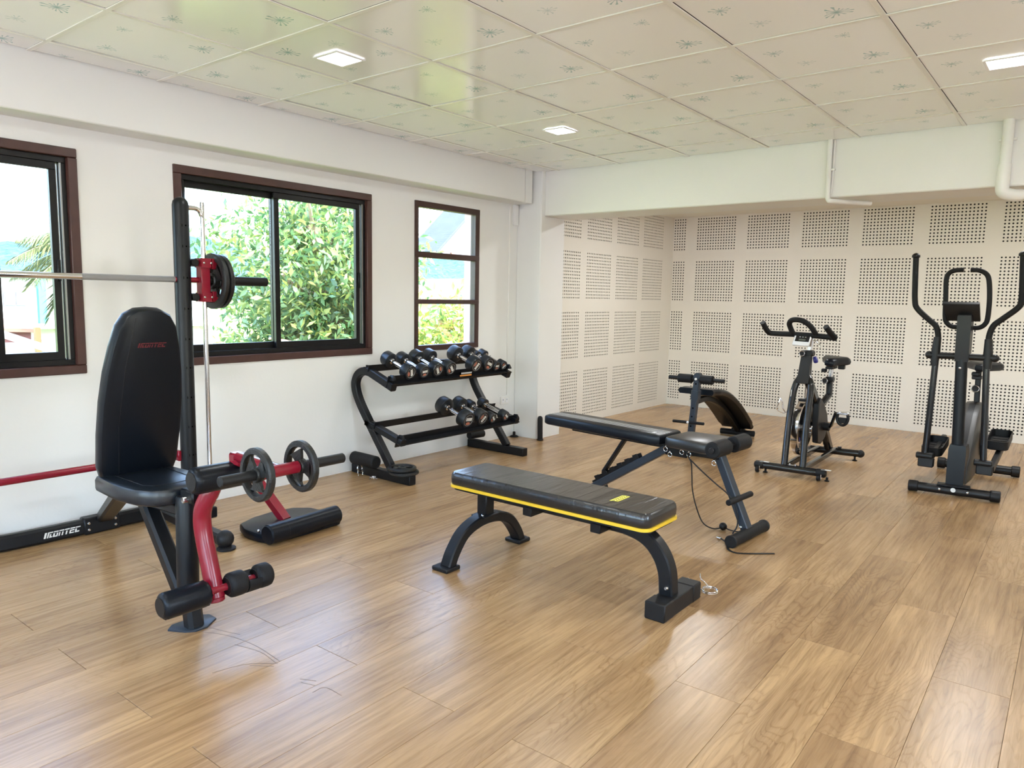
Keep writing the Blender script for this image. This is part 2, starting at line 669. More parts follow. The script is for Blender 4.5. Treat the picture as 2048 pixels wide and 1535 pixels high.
def rrect(x0, x1, y0, y1, r, n=5):
    out = []
    for cx, cy, a0 in ((x1 - r, y0 + r, -90), (x1 - r, y1 - r, 0), (x0 + r, y1 - r, 90), (x0 + r, y0 + r, 180)):
        for i in range(n + 1):
            a = math.radians(a0 + 90 * i / n)
            out.append((cx + r * math.cos(a), cy + r * math.sin(a)))
    return out


def pad_levels(z0, z1, b):
    return [(b * .6, z0), (b * .15, z0 + b * .3), (0, z0 + b * .8), (0, z1 - b), (b * .3, z1 - b * .35), (b, z1)]


def arc(c, r, a0, a1, n, f):
    return [f(c[0] + r * math.cos(math.radians(a0 + (a1 - a0) * i / n)), c[1] + r * math.sin(math.radians(a0 + (a1 - a0) * i / n))) for i in range(n + 1)]


def smooth_path(pts, n=6):
    """Catmull-Rom through points."""
    P = [Vector(p) for p in pts]
    P = [P[0] * 2 - P[1]] + P + [P[-1] * 2 - P[-2]]
    out = []
    for i in range(1, len(P) - 2):
        for k in range(n):
            t = k / n
            a, b_, c, d = P[i - 1], P[i], P[i + 1], P[i + 2]
            out.append(0.5 * ((2 * b_) + (c - a) * t + (2 * a - 5 * b_ + 4 * c - d) * t * t + (-a + 3 * b_ - 3 * c + d) * t ** 3))
    out.append(P[-2])
    return out


def tag(o, label=None, cat=None, group=None, kind=None):
    if label:
        o['label'] = label
    if cat:
        o['category'] = cat
    if group:
        o['group'] = group
    if kind:
        o['kind'] = kind
    return o


class Thing:
    """An Empty at the base of the thing; parts are given in world or local space."""

    def __init__(s, name, label, cat, loc=(0, 0, 0), rz=0.0, group=None, local=False):
        e = bpy.data.objects.new(name, None)
        e.empty_display_size = 0.1
        e.location = loc
        e.rotation_euler = (0, 0, rz)
        COL.objects.link(e)
        tag(e, label, cat, group)
        s.o = e
        s.origin = (0, 0, 0) if local else loc

    def part(s, name, mb, material, parent=None, label=None, kind=None, ang=38):
        o = mb.build(name, material, parent or s.o, ang=ang, origin=s.origin)
        return tag(o, label=label, kind=kind)


def copy_tree(o, parent=None):
    c = o.copy()
    COL.objects.link(c)
    c.parent = parent
    for ch in o.children:
        copy_tree(ch, c)
    return c


def struct(name, mb, material, parent=None, ang=38):
    o = mb.build(name, material, parent, ang=ang)
    if parent is None:
        o['kind'] = 'structure'
    return o


def logo_irontec(m, h):
    """slanted stencil lettering IRONTEC, local x along, y up; height h."""
    q = [(0, .33, 0, 1), (.48, .74, 0, 1), (.74, 1.32, .8, 1), (.86, 1.30, 0, .26), (.86, 1.10, .26, .62),
         (1.42, 2.2, .8, 1), (1.42, 1.70, 0, .64), (1.70, 1.96, 0, .2), (1.96, 2.2, 0, .64),
         (2.3, 3.1, .8, 1), (2.34, 2.56, 0, .64), (2.84, 3.06, 0, .64), (3.2, 4.0, .8, 1), (3.48, 3.72, 0, .64),
         (4.1, 4.9, .8, 1), (4.1, 4.32, 0, .64), (4.32, 4.86, .44, .64), (4.32, 4.86, 0, .2),
         (5.0, 5.8, .8, 1), (5.0, 5.26, 0, .64), (5.26, 5.75, 0, .24)]
    mb = MB()
    for x0, x1, y0, y1 in q:
        mb.add([((x0 + .28 * y0 - 2.9) * h, y0 * h, 0), ((x1 + .28 * y0 - 2.9) * h, y0 * h, 0),
                ((x1 + .28 * y1 - 2.9) * h, y1 * h, 0), ((x0 + .28 * y1 - 2.9) * h, y1 * h, 0)], [(0, 1, 2, 3)], m)
    return mb


def frame_m(origin, xdir, ydir):
    x = Vector(xdir).normalized()
    y = Vector(ydir)
    y = (y - x * y.dot(x)).normalized()
    z = x.cross(y)
    return Matrix(((x.x, y.x, z.x, origin[0]), (x.y, y.y, z.y, origin[1]), (x.z, y.z, z.z, origin[2]), (0, 0, 0, 1)))


# ================================================================== SETTING
H = 2.353
XR, YB, YF = 6.6, -3.0, 7.66          # right wall, back wall, far wall
XA = 0.055                             # alcove side wall
WT = 0.16
WIN = [(-1.35, -0.35, 0.835, 1.975), (0.27, 1.040, 0.833, 1.975), (1.540, 2.985, 0.838, 1.978), (3.412, 4.160, 0.838, 1.988)]


def wall_x(name, x0, x1, ya, yb, za, zb, holes, material):
    mb = MB()
    y = ya
    for (h0, h1, z0, z1) in holes:
        mb.box(((x0 + x1) / 2, (y + h0) / 2, (za + zb) / 2), (x1 - x0, h0 - y, zb - za))
        mb.box(((x0 + x1) / 2, (h0 + h1) / 2, (za + z0) / 2), (x1 - x0, h1 - h0, z0 - za))
        mb.box(((x0 + x1) / 2, (h0 + h1) / 2, (z1 + zb) / 2), (x1 - x0, h1 - h0, zb - z1))
        y = h1
    mb.box(((x0 + x1) / 2, (y + yb) / 2, (za + zb) / 2), (x1 - x0, yb - y, zb - za))
    return struct(name, mb, material)


wall_left = wall_x('wall_left', -0.06, 0.0, YB, 4.70, -0.02, 2.60, WIN, 'wall')
wall_x('wall_left_exterior', -WT, -0.06, YB - .15, YF + .2, -3.3, 2.60, WIN, 'exterior')
# back wall with two unseen windows added for fill light, right wall
BACK_FILL = [(0.5, 2.9, 0.50, 2.10), (3.4, 5.9, 0.50, 2.10)]
mb = MB()
x = -WT
for (h0, h1, z0, z1) in BACK_FILL:
    mb.box(((x + h0) / 2, YB - .075, 1.29), (h0 - x, .15, 2.62))
    mb.box(((h0 + h1) / 2, YB - .075, (z0 - .02) / 2), (h1 - h0, .15, z0 + .02))
    mb.box(((h0 + h1) / 2, YB - .075, (z1 + 2.6) / 2), (h1 - h0, .15, 2.6 - z1))
    x = h1
mb.box(((x + XR + .15) / 2, YB - .075, 1.29), (XR + .15 - x, .15, 2.62))
struct('wall_back', mb, 'wall')
RIGHT_FILL = [(-2.2, -0.8, 0.84, 2.0), (0.6, 2.0, 0.84, 2.0)]  # unseen openings added to brighten the room from the right
wall_x('wall_right', XR, XR + .15, YB - .15, YF + .2, -0.02, 2.60, RIGHT_FILL, 'wall')
for k, (h0, h1, c0, c1) in enumerate(RIGHT_FILL):
    mb = MB()
    for a, b_, c, d in ((h0, h1, c0, c0 + .05), (h0, h1, c1 - .05, c1), (h0, h0 + .05, c0, c1), (h1 - .05, h1, c0, c1), ((h0 + h1) / 2 - .02, (h0 + h1) / 2 + .02, c0, c1)):
        mb.box((XR + .08, (a + b_) / 2, (c + d) / 2), (.08, b_ - a, d - c))
    w = struct('window_%d' % (7 + k), mb, 'alu')  # frame of an added fill window, out of view
    MB().box((XR + .08, (h0 + h1) / 2, (c0 + c1) / 2), (.004, h1 - h0 - .1, c1 - c0 - .1)).build('pane', 'glass', w)
# roof slab over the storey, right overhang added to block the sun
struct('roof_slab', MB().box((XR / 2 + .8, (YB + YF) / 2, 2.68), (XR + 2.3, YF - YB + .7, .14)), 'wall')

# downstand beams and pillar
mb = MB().box((.0935, (YB + 4.545) / 2, 2.345), (.187, 4.545 - YB, .53), b=.006)
beam_left = struct('beam_left', mb, 'wall')
struct('beam_left_end', MB().box((.0935, 4.598, 2.345), (.187, .098, .53), b=.004), 'wall')
pillar = struct('wall_pillar', MB().box((.1325, 4.8625, 1.29), (.265, .365, 2.62), b=.008), 'wall')
mb = MB().box(((.262 + XR) / 2, 4.929, 2.290), (XR - .262, .402, .626), b=.008)
struct('beam_far', mb, 'beam')
mb = MB().box((XR / 2, 6.39, 2.295), (XR, 2.6, .10))
struct('ceiling_alcove', mb, 'panel')

# perforated acoustic panels -------------------------------------------------
HS = 0.0318                             # hole pitch
HR = 0.0083


def panel_mesh(nx, nz, name):
    vs_, fs = [], []
    oct_ = [(math.cos(math.radians(45 * k)), math.sin(math.radians(45 * k))) for k in range(8)]
    sq = [(1, 0), (1, 1), (0, 1), (-1, 1), (-1, 0), (-1, -1), (0, -1), (1, -1)]
    for i in range(nx):
        for j in range(nz):
            cx, cz = i * HS, j * HS
            o = len(vs_)
            for a in sq:
                vs_.append((cx + a[0] * HS / 2, 0, cz + a[1] * HS / 2))
            for a in oct_:
                vs_.append((cx + a[0] * HR, 0, cz + a[1] * HR))
            for a in oct_:
                vs_.append((cx + a[0] * HR, 0.004, cz + a[1] * HR))
            for k in range(8):
                q = (k + 1) % 8
                fs.append((o + k, o + 8 + k, o + 8 + q, o + q))
                fs.append((o + 8 + k, o + 16 + k, o + 16 + q, o + 8 + q))
    me = bpy.data.meshes.new(name)
    me.from_pydata(vs_, [], fs)
    me.materials.append(MAT['panel'])
    return me


PM = {}


def get_panel(nx, nz):
    if (nx, nz) not in PM:
        PM[(nx, nz)] = panel_mesh(nx, nz, 'perforated_panel')
    return PM[(nx, nz)]


ROWS = [(0.085, 15), (0.680, 15), (1.274, 15), (1.868, 12)]
FCOLS = [(0.075, 5)] + [(0.368 + 0.6045 * k, 15) for k in range(7)]
LCOLS = [(5.183 + 0.585 * k, 15) for k in range(4)]


def pitted_wall(name, u0, u1, cols, place, backbox, solidbox):
    """solid strips around rectangular perforated fields."""
    mb = MB()
    h = HS / 2
    edges = []
    for z0, nz in ROWS:
        edges.append((z0 - h, z0 + (nz - 1) * HS + h))
    z = -0.02
    for (a, b_) in edges:
        solidbox(mb, u0, u1, z, a)
        u = u0
        for (c0, nx) in cols:
            solidbox(mb, u, c0 - h, a, b_)
            u = c0 + (nx - 1) * HS + h
        solidbox(mb, u, u1, a, b_)
        z = b_
    solidbox(mb, u0, u1, z, 2.30)
    w = struct(name, mb, 'panel')
    backing = MB()
    backbox(backing)
    backing.build('dark_backing', 'backing', w)
    for (c0, nx) in cols:
        for (z0, nz) in ROWS:
            o = bpy.data.objects.new('perforated_panel', get_panel(nx, nz))
            COL.objects.link(o)
            o.parent = w
            place(o, c0, z0)
    return w


def _pf(o, c, z):
    o.location = (c, YF, z)


def _sf(mb, u0, u1, z0, z1):
    if u1 - u0 > 1e-5 and z1 - z0 > 1e-5:
        mb.box(((u0 + u1) / 2, YF + .002, (z0 + z1) / 2), (u1 - u0, .004, z1 - z0))


wall_far = pitted_wall('wall_far', 0.0, XR, FCOLS, _pf,
                       lambda b_: b_.box((XR / 2, YF + .054, 1.14), (XR + .1, .09, 2.34)), _sf)


def _pl(o, c, z):
    o.location = (XA, c, z)
    o.rotation_euler = (0, 0, math.radians(90))


def _sl(mb, u0, u1, z0, z1):
    if u1 - u0 > 1e-5 and z1 - z0 > 1e-5:
        mb.box((XA - .002, (u0 + u1) / 2, (z0 + z1) / 2), (.004, u1 - u0, z1 - z0))


wall_alcove = pitted_wall('wall_alcove', 5.0, YF, LCOLS, _pl,
                          lambda b_: b_.box((.006, 6.34, 1.14), (.08, 2.7, 2.34)), _sl)

# floor planks ---------------------------------------------------------------
floor = struct('floor', MB().box((XR / 2, (YB + YF) / 2, -.014), (XR + .3, YF - YB + .3, .02)), 'backing')
PW, PL_ = 0.2252, 1.2105
pk = MB().box((0, 0, -.002), (PW - .0009, PL_ - .0016, .004), b=.0006)
proto = pk.build('plank', 'floor_wood', floor, smooth=False)
rotp = math.radians(0.75)
px0, py0 = 2.2, 1.2
first = True
for k in range(-3, 27):
    xc = 0.658 + PW * (k + .5)
    off = 0.985 if k % 2 == 0 else 0.385
    for nn in range(-4, 6):
        yc = off + PL_ * (nn + .5)
        if yc < YB - .5 or yc > YF + .5:
            continue
        dx, dy = xc - px0, yc - py0
        X = px0 + dx * math.cos(rotp) - dy * math.sin(rotp)
        Y = py0 + dx * math.sin(rotp) + dy * math.cos(rotp)
        o = proto if first else proto.copy()
        if not first:
            COL.objects.link(o)
        first = False
        o.location = (X, Y, 0)
        o.rotation_euler = (0, 0, rotp)

# scuff marks on the planks
sc_ = MB()
for pts in (
[(1.591, 0.767), (1.699, 0.816), (1.845, 0.838), (2.015, 0.828)] ,
[(1.784, 0.795), (1.902, 0.822), (2.013, 0.813)] ,
[(1.911, 0.636), (1.942, 0.738), (2.022, 0.815)] ,
[(2.166, 0.802), (2.217, 0.828)] ,
[(2.187, 0.791), (2.238, 0.809)] ,
[(2.267, 0.777), (2.272, 0.822), (2.351, 0.826)] ,
[(1.551, 0.8), (1.662, 0.828), (1.726, 0.851)] ,
[(1.961, 0.745), (2.029, 0.794)] ,
):
    sc_.bar(smooth_path([(a, b_, .0003) for a, b_ in pts], 5), .0022, .0004, b=.0001)
o = sc_.build('scuff_mark', 'scuff', floor, smooth=False)
o['kind'] = 'stuff'

# ceiling tiles ---------------------------------------------------------------
OX, OY, TX, TY = 0.4034, 0.7878, 0.600, 0.5941
ceil = struct('ceiling', MB().box((XR / 2, (YB + 4.8) / 2, H + .06), (XR, 4.8 - YB, .06)), 'backing')


def tile_proto(x0, x1, y0, y1):
    """tile trimmed by the wall; printed pattern keeps its place."""
    mb = MB().box(((x0 + x1) / 2, (y0 + y1) / 2, .004), (x1 - x0 - .0165, y1 - y0 - .0165, .008), b=.0012)
    return mb.build('ceiling_tile', 'ceiling_tile', ceil, smooth=False)


tp = {}
for i in range(-7, 7):
    for j in range(-1, 11):
        x0, x1 = -TX / 2, TX / 2
        y0, y1 = -TY / 2, TY / 2
        cx, cy = OX + TX * (j + .5), OY + TY * (i + .5)
        if j == -1:
            x0 = .187 - cx
        if i == 6:
            y1 = 4.728 - cy
        if cy + y1 < YB or cx + x0 > XR:
            continue
        key = (j == -1, i == 6)
        if key not in tp:
            o = tile_proto(x0, x1, y0, y1)
            tp[key] = o
        else:
            o = tp[key].copy()
            COL.objects.link(o)
        o.location = (cx + random.uniform(.002, .0045), cy - random.uniform(.001, .004), H + .0035 + random.uniform(-.0006, .0010))
        flip = (i, j) in ((1, 1), (4, 3), (1, 0), (5, 2), (3, 6), (0, 4))
        o.rotation_euler = (random.uniform(-.0012, .0012), random.uniform(-.0012, .0012), math.pi if flip and key == (False, False) else 0)
# T-bar grid, each bar its own part
for i in range(-6, 7):
    MB().box(((.187 + XR) / 2, OY + TY * i, H + .0015), (XR - .187, .020, .004)).build('grid_bar', 'grid', ceil, smooth=False)
for j in range(0, 11):
    MB().box((OX + TX * j, (YB + 4.728) / 2, H + .0012), (.020, 4.728 - YB, .004)).build('grid_bar', 'grid', ceil, smooth=False)


# recessed LED panels ---------------------------------------------------------
def led(x, y, z, label, size=.145, power=LED_W):
    t = Thing('ceiling_light', label, 'ceiling light', (x, y, z), group='square recessed ceiling lights')
    h = size / 2
    fr = MB()
    for sx, sy, w, d in ((0, h + .006, size + .024, .012), (0, -h - .006, size + .024, .012), (h + .006, 0, .012, size), (-h - .006, 0, .012, size)):
        fr.box((x + sx, y + sy, z - .003), (w, d, .006))
    t.part('trim_ring', fr, 'white_plastic')
    t.part('diffuser', MB().box((x, y, z - .0015), (size, size, .003)), 'led')
    ld = bpy.data.lights.new('led_light', 'AREA')
    ld.shape = 'SQUARE'
    ld.size = size
    ld.energy = power
    ld.color = (0.96, 0.985, 1.0)
    lo = bpy.data.objects.new('led_light', ld)
    COL.objects.link(lo)
    lo.parent = t.o
    lo.location = (0, 0, -.008)
    return t


LX, LY = (1.303, 3.703), (-1.88, -0.10, 1.679, 3.461)
led(1.285, 1.690, H, 'bright square ceiling light nearest the camera, above the window side')
led(1.290, 3.475, H, 'bright square ceiling light above the dumbbell rack')
led(3.720, 3.455, H, 'bright square ceiling light at the right edge of the photo')
RO = {3.461: 'first', 1.679: 'second', -0.10: 'third', -1.9: 'last'}
CO = {1.303: 'nearest the window wall', 3.703: 'in the middle column', 6.1: 'far from the window wall'}
for (x, y) in ((3.703, 1.679), (1.303, -0.10), (3.703, -0.10), (6.1, 1.679), (6.1, 3.461), (6.1, -0.10), (1.303, -1.9), (3.703, -1.9), (6.1, -1.9)):
    led(x, y, H, 'square light out of view, %s row from far beam, %s' % (RO[y], CO[x]))
for (x, w_) in ((1.35, 'left'), (3.6, 'middle'), (5.4, 'right')):  # unseen alcove lamps added to brighten the far wall
    led(x, 5.9, 2.245, 'square fill light added in the alcove, unseen behind the far beam, %s of three' % w_, power=LED_W * 3.0)

# windows ---------------------------------------------------------------------


def sliding_window(idx, y0, y1, z0, z1, mull=None):
    fw = .046
    mb = MB()
    xi = .012
    for a, b_, c, d in ((y0, y1, z0, z0 + fw), (y0, y1, z1 - fw, z1)):
        mb.box(((xi - .13) / 2, (a + b_) / 2, (c + d) / 2), (xi + .13, b_ - a, d - c), b=.004)
    for a, b_ in ((y0, y0 + fw), (y1 - fw, y1)):
        mb.box(((xi - .13) / 2, (a + b_) / 2, (z0 + z1) / 2), (xi + .13, b_ - a, z1 - z0 - 2 * fw), b=.004)
    w = struct('window_%d' % idx, mb, 'brown')
    a0, a1, c0, c1 = y0 + fw, y1 - fw, z0 + fw, z1 - fw
    # aluminium track frame
    tk = MB()
    t = .030
    tk.box((-.055, (a0 + a1) / 2, c0 + t / 2), (.085, a1 - a0, t), b=.002)
    tk.box((-.055, (a0 + a1) / 2, c1 - t / 2), (.085, a1 - a0, t), b=.002)
    tk.box((-.055, a0 + .012, (c0 + c1) / 2), (.085, .024, c1 - c0 - 2 * t), b=.002)
    tk.box((-.055, a1 - .012, (c0 + c1) / 2), (.085, .024, c1 - c0 - 2 * t), b=.002)
    tk.build('track_frame', 'alu', w)
    rib = MB()
    for xx in (-.015, -.048, -.082):
        rib.box((xx, a1 - .026, (c0 + c1) / 2), (.004, .010, c1 - c0 - 2 * t))
    rib.build('track_rib', 'alu_edge', w)
    mid = mull or (a0 + a1) / 2 - .03
    for (s0, s1, xx) in ((a0 + .018, mid + .036, -.072), (mid - .002, a1 - .040, -.036)):
        sb = MB()
        sw, b0, b1 = .036, c0 + t - .004, c1 - t + .004
        sb.box((xx, (s0 + s1) / 2, b0 + .022), (.028, s1 - s0, .044), b=.002)
        sb.box((xx, (s0 + s1) / 2, b1 - .020), (.028, s1 - s0, .040), b=.002)
        sb.box((xx, s0 + sw / 2, (b0 + b1) / 2), (.028, sw, b1 - b0 - .08), b=.002)
        sb.box((xx, s1 - sw / 2, (b0 + b1) / 2), (.028, sw, b1 - b0 - .08), b=.002)
        sash = sb.build('sash', 'alu', w)
        MB().box((xx, (s0 + s1) / 2, (b0 + b1) / 2), (.004, s1 - s0 - 2 * sw, b1 - b0 - .08)).build('pane', 'glass', sash)
        MB().box((xx + .0145, s1 - .003, (b0 + b1) / 2), (.002, .004, b1 - b0 - .02)).build('edge_strip', 'alu_edge', sash)
    MB().box((-.020, a1 - .052, (c0 + c1) / 2 - .04), (.016, .018, .11), b=.004).build('latch', 'alu', w)
    return w


sliding_window(1, *WIN[1], mull=.652)
sliding_window(2, *WIN[2], mull=2.205)
sliding_window(4, *WIN[0])  # window out of view, added to let in more light
# fixed three-light window
y0, y1, z0, z1 = WIN[3]
mb = MB()
for a, b_ in ((z0, z0 + .042), (1.204, 1.240), (1.562, 1.606), (z1 - .046, z1)):
    mb.box((-.018, (y0 + y1) / 2, (a + b_) / 2), (.062, y1 - y0, b_ - a), b=.004)
for a, b_ in ((y0, y0 + .038), (y1 - .052, y1)):
    mb.box((-.018, (a + b_) / 2, (z0 + z1) / 2), (.060, b_ - a, z1 - z0 - .01), b=.004)
w3 = struct('window_3', mb, 'brown_dark')
for a, b_ in ((z0 + .042, 1.204), (1.240, 1.562), (1.606, z1 - .046)):
    MB().box((-.022, (y0 + y1) / 2 - .007, (a + b_) / 2), (.004, y1 - y0 - .09, b_ - a)).build('pane', 'glass', w3)
for k, (h0, h1, c0, c1) in enumerate(BACK_FILL):
    mb = MB()
    for a, b_, c, d in ((h0, h1, c0, c0 + .05), (h0, h1, c1 - .05, c1), (h0, h0 + .05, c0, c1), (h1 - .05, h1, c0, c1), ((h0 + h1) / 2 - .02, (h0 + h1) / 2 + .02, c0, c1)):
        mb.box(((a + b_) / 2, YB - .06, (c + d) / 2), (b_ - a, .10, d - c))
    w = struct('window_%d' % (5 + k), mb, 'brown')  # added window behind the camera, lets in fill light
    MB().box(((h0 + h1) / 2, YB - .06, (c0 + c1) / 2), (h1 - h0 - .1, .004, c1 - c0 - .1)).build('pane', 'glass', w)

# pipes on the far beam, trunking and socket on the left wall -------------------
t = Thing('water_pipe', 'thin white pipe running down the far beam, left of the two', 'pipe', (2.635, 4.71, H), group='white pipes on the far beam')
t.part('pipe_run', MB().tube(smooth_path([(2.632, 4.709, H + .02), (2.634, 4.709, 2.15), (2.637, 4.708, 2.01), (2.645, 4.705, 1.962), (2.675, 4.72, 1.952), (2.78, 4.90, 1.955), (2.84, 5.00, 1.957)], 5), .0165), 'trunking')
t.part('side_cable', MB().tube([(2.658, 4.719, H), (2.660, 4.719, 2.12), (2.655, 4.719, 2.0)], .006, 8), 'trunking')
t.part('clip', MB().box((2.642, 4.715, 2.16), (.062, .020, .014), b=.003), 'trunking')
t = Thing('drain_pipe', 'thick white drain pipe with elbow on the far beam, at the right', 'pipe', (3.63, 4.69, H), group='white pipes on the far beam')
t.part('pipe_run', MB().tube([(3.632, 4.694, H + .02), (3.630, 4.694, 2.08)], .030, 18), 'trunking')
t.part('elbow', MB().tube(smooth_path([(3.630, 4.694, 2.10), (3.628, 4.694, 2.00), (3.632, 4.70, 1.945), (3.675, 4.73, 1.925), (3.72, 4.76, 1.925)], 5), .036, 18), 'trunking')
t.part('branch_run', MB().tube([(3.70, 4.75, 1.928), (4.60, 4.82, 1.935)], .028, 18), 'trunking')
t.part('clip', MB().box((3.631, 4.712, 2.245), (.092, .018, .018), b=.003), 'trunking')
t = Thing('cable_trunking', 'slim white cable trunking running down beside the pillar', 'trunking', (0, 4.56, .39))
t.part('cover', MB().box((.006, 4.566, 1.225), (.012, .012, 1.67), b=.003), 'trunking')
t.part('upper_cover', MB().box((.012, 4.640, 1.99), (.024, .06, .18), b=.004), 'wall')
t = Thing('wall_socket', 'white wall socket low on the wall beside the pillar', 'socket', (0, 4.535, .343))
t.part('plate', MB().box((.005, 4.535, .343), (.010, .115, .072), b=.003), 'trunking')
for dy in (-.027, .027):
    so = t.part('outlet', MB().box((.0105, 4.535 + dy, .343), (.003, .034, .040), b=.001), 'white_plastic')
    t.part('slot', MB().box((.0125, 4.535 + dy, .349), (.001, .004, .012)), 'hole', parent=so)

# ================================================================== GYM EQUIPMENT
# ---------------- smith machine ---------------------------------------------
SX, SY = 0.45, 1.343
sm = Thing('smith_machine', 'tall black and red smith machine standing against the window wall', 'smith machine', (SX, .77, 0))


def upright(yc):
    mb = MB()
    mb.tube([(SX, yc, .04), (SX, yc, 1.702), (SX, yc, 1.722), (SX, yc, 1.736), (SX, yc, 1.743)], [.040, .040, .036, .024, .006], 24)
    up = sm.part('upright', mb, 'paint')
    for z in (1.600, 1.496, 1.338, 1.181, 1.026, .878, .724, .57, .42):
        d = Vector((0.995, 0.10, 0))
        sm.part('hole', MB().lathe([(.0001, .0005), (.0195, -.004), (.0195, -.0035), (.0001, .0016)],
                                   Matrix.Translation(Vector((SX, yc, z)) + d * .0392) @ d.to_track_quat('Z', 'Y').to_matrix().to_4x4(), 14), 'hole', parent=up)
    return up


upright(SY)
upright(-.05)
for yc, s in ((SY, 1), (-.05, -1)):
    sm.part('base_tube', MB().bar([(.13, yc, .045), (.83, yc - s * .03, .045)], .06, .06, b=.012), 'paint')
    fy = yc - s * .03
    sm.part('foot_cap', MB().ball((.835, fy, .052), .044, 18), 'rubber')
    sm.part('foot_disc', MB().lathe([(.030, 0), (.046, .002), (.046, .010), (.028, .018)], Matrix.Translation((.845, fy, 0)), 24), 'rubber')
    rd = [(SX, yc + s * .02, 1.692), (SX, yc + s * .075, 1.694), (SX, yc + s * .100, 1.682), (SX, yc + s * .113, 1.650), (SX, yc + s * .115, 1.60), (SX, yc + s * .115, .05)]
    sm.part('guide_rod', MB().tube(smooth_path(rd, 5), .0125, 14), 'chrome')
    sm.part('rod_clamp', MB().box((SX, yc + s * .075, .08), (.05, .13, .06), b=.006), 'paint')
sm.part('cross_bar', MB().tube([(.40, -.05, .416), (.40, SY, .416)], .017, 14), 'red')
sm.part('cross_bar_lug', MB().box((.425, SY - .045, .416), (.05, .02, .055), b=.004), 'red')
# rear stabiliser with lettering
rail = [(.035, .22, .043), (.042, .42, .043), (.062, .54, .043), (.088, .66, .043), (.092, 1.30, .043), (.085, 1.37, .043), (.060, 1.43, .043)]
rl = sm.part('stabiliser_rail', MB().bar(smooth_path(rail, 4), .05, .078, b=.012), 'paint')
sm.part('lettering', logo_irontec(frame_m((.1183, .838, .030), (0, 1, 0), (0, 0, 1)), .0285), 'white_print', parent=rl, label='white slanted brand lettering')
sm.part('sticker', MB().box((.118, 1.262, .048), (.001, .035, .045)), 'white_print', parent=rl)
br = sm.part('clamp_bracket', MB().box((.092, 1.034, .046), (.060, .180, .088), b=.006), 'paint')
for yy in (.966, 1.098):
    for zz in (.028, .062):
        sm.part('bolt', MB().lathe([(.009, 0), (.009, .004), (.005, .009), (.001, .009)], Matrix.Translation((.122, yy, zz)) @ Matrix.Rotation(math.radians(90), 4, 'Y'), 12), 'steel', parent=br)

# barbell carried by the machine
bz = 1.329
bb = Thing('barbell', 'steel barbell with knurled grip and black sleeve across the smith machine', 'barbell', (SX, .77, bz))
bb.part('shaft', MB().tube([(SX, -.08, bz), (SX, .86, bz)], .0145, 16), 'chrome')
bb.part('grip', MB().tube([(SX, .86, bz), (SX, 1.30, bz)], .0150, 16), 'knurl')
bb.part('shaft_end', MB().tube([(SX, 1.30, bz), (SX, 1.45, bz)], .0147, 16), 'red')
bb.part('sleeve', MB().cyl((SX, 1.47, bz), (SX, 1.829, bz), .0245, 20, .004), 'rubber')
bb.part('sleeve', MB().cyl((SX, -.18, bz), (SX, -.53, bz), .0245, 20, .004), 'rubber')
for yc, s in ((1.448, 1), (-.155, -1)):
    cg = MB()
    for zz, sc in ((bz + .088, 1), (bz - .088, -1)):
        cg.slab([(-.036, -.026), (.036, -.026), (.036, .026), (-.036, .026)], [(0, -.024), (0, .024)],
                Matrix.Translation((SX + .012, yc, zz)) @ Matrix.Rotation(0, 4, 'Z'))
    cg.box((SX + .012, yc, bz), (.056, .048, .15), b=.003)
    c1 = bb.part('carriage', cg, 'red')
    bb.part('wing', MB().box((SX + .020, yc + .048 * s, bz + .085), (.05, .03, .055), b=.004), 'red', parent=c1)
    bb.part('wing', MB().box((SX + .020, yc + .048 * s, bz - .085), (.05, .03, .055), b=.004), 'red', parent=c1)
    for zz in (bz + .088, bz - .088):
        bb.part('roller', MB().cyl((SX - .015, yc - .050 * s, zz), (SX + .03, yc - .050 * s, zz), .020, 16, .003), 'rubber', parent=c1)
        bb.part('roller', MB().cyl((SX - .015, yc + .054 * s, zz), (SX + .03, yc + .054 * s, zz), .022, 16, .003), 'rubber', parent=c1)
        for dy in (-.014, .026):
            bb.part('bolt', MB().lathe([(.006, 0), (.006, .003), (.003, .006), (.0005, .006)], Matrix.Translation((SX + .047, yc + dy, zz)) @ Matrix.Rotation(math.radians(90), 4, 'Y'), 12), 'steel', parent=c1)


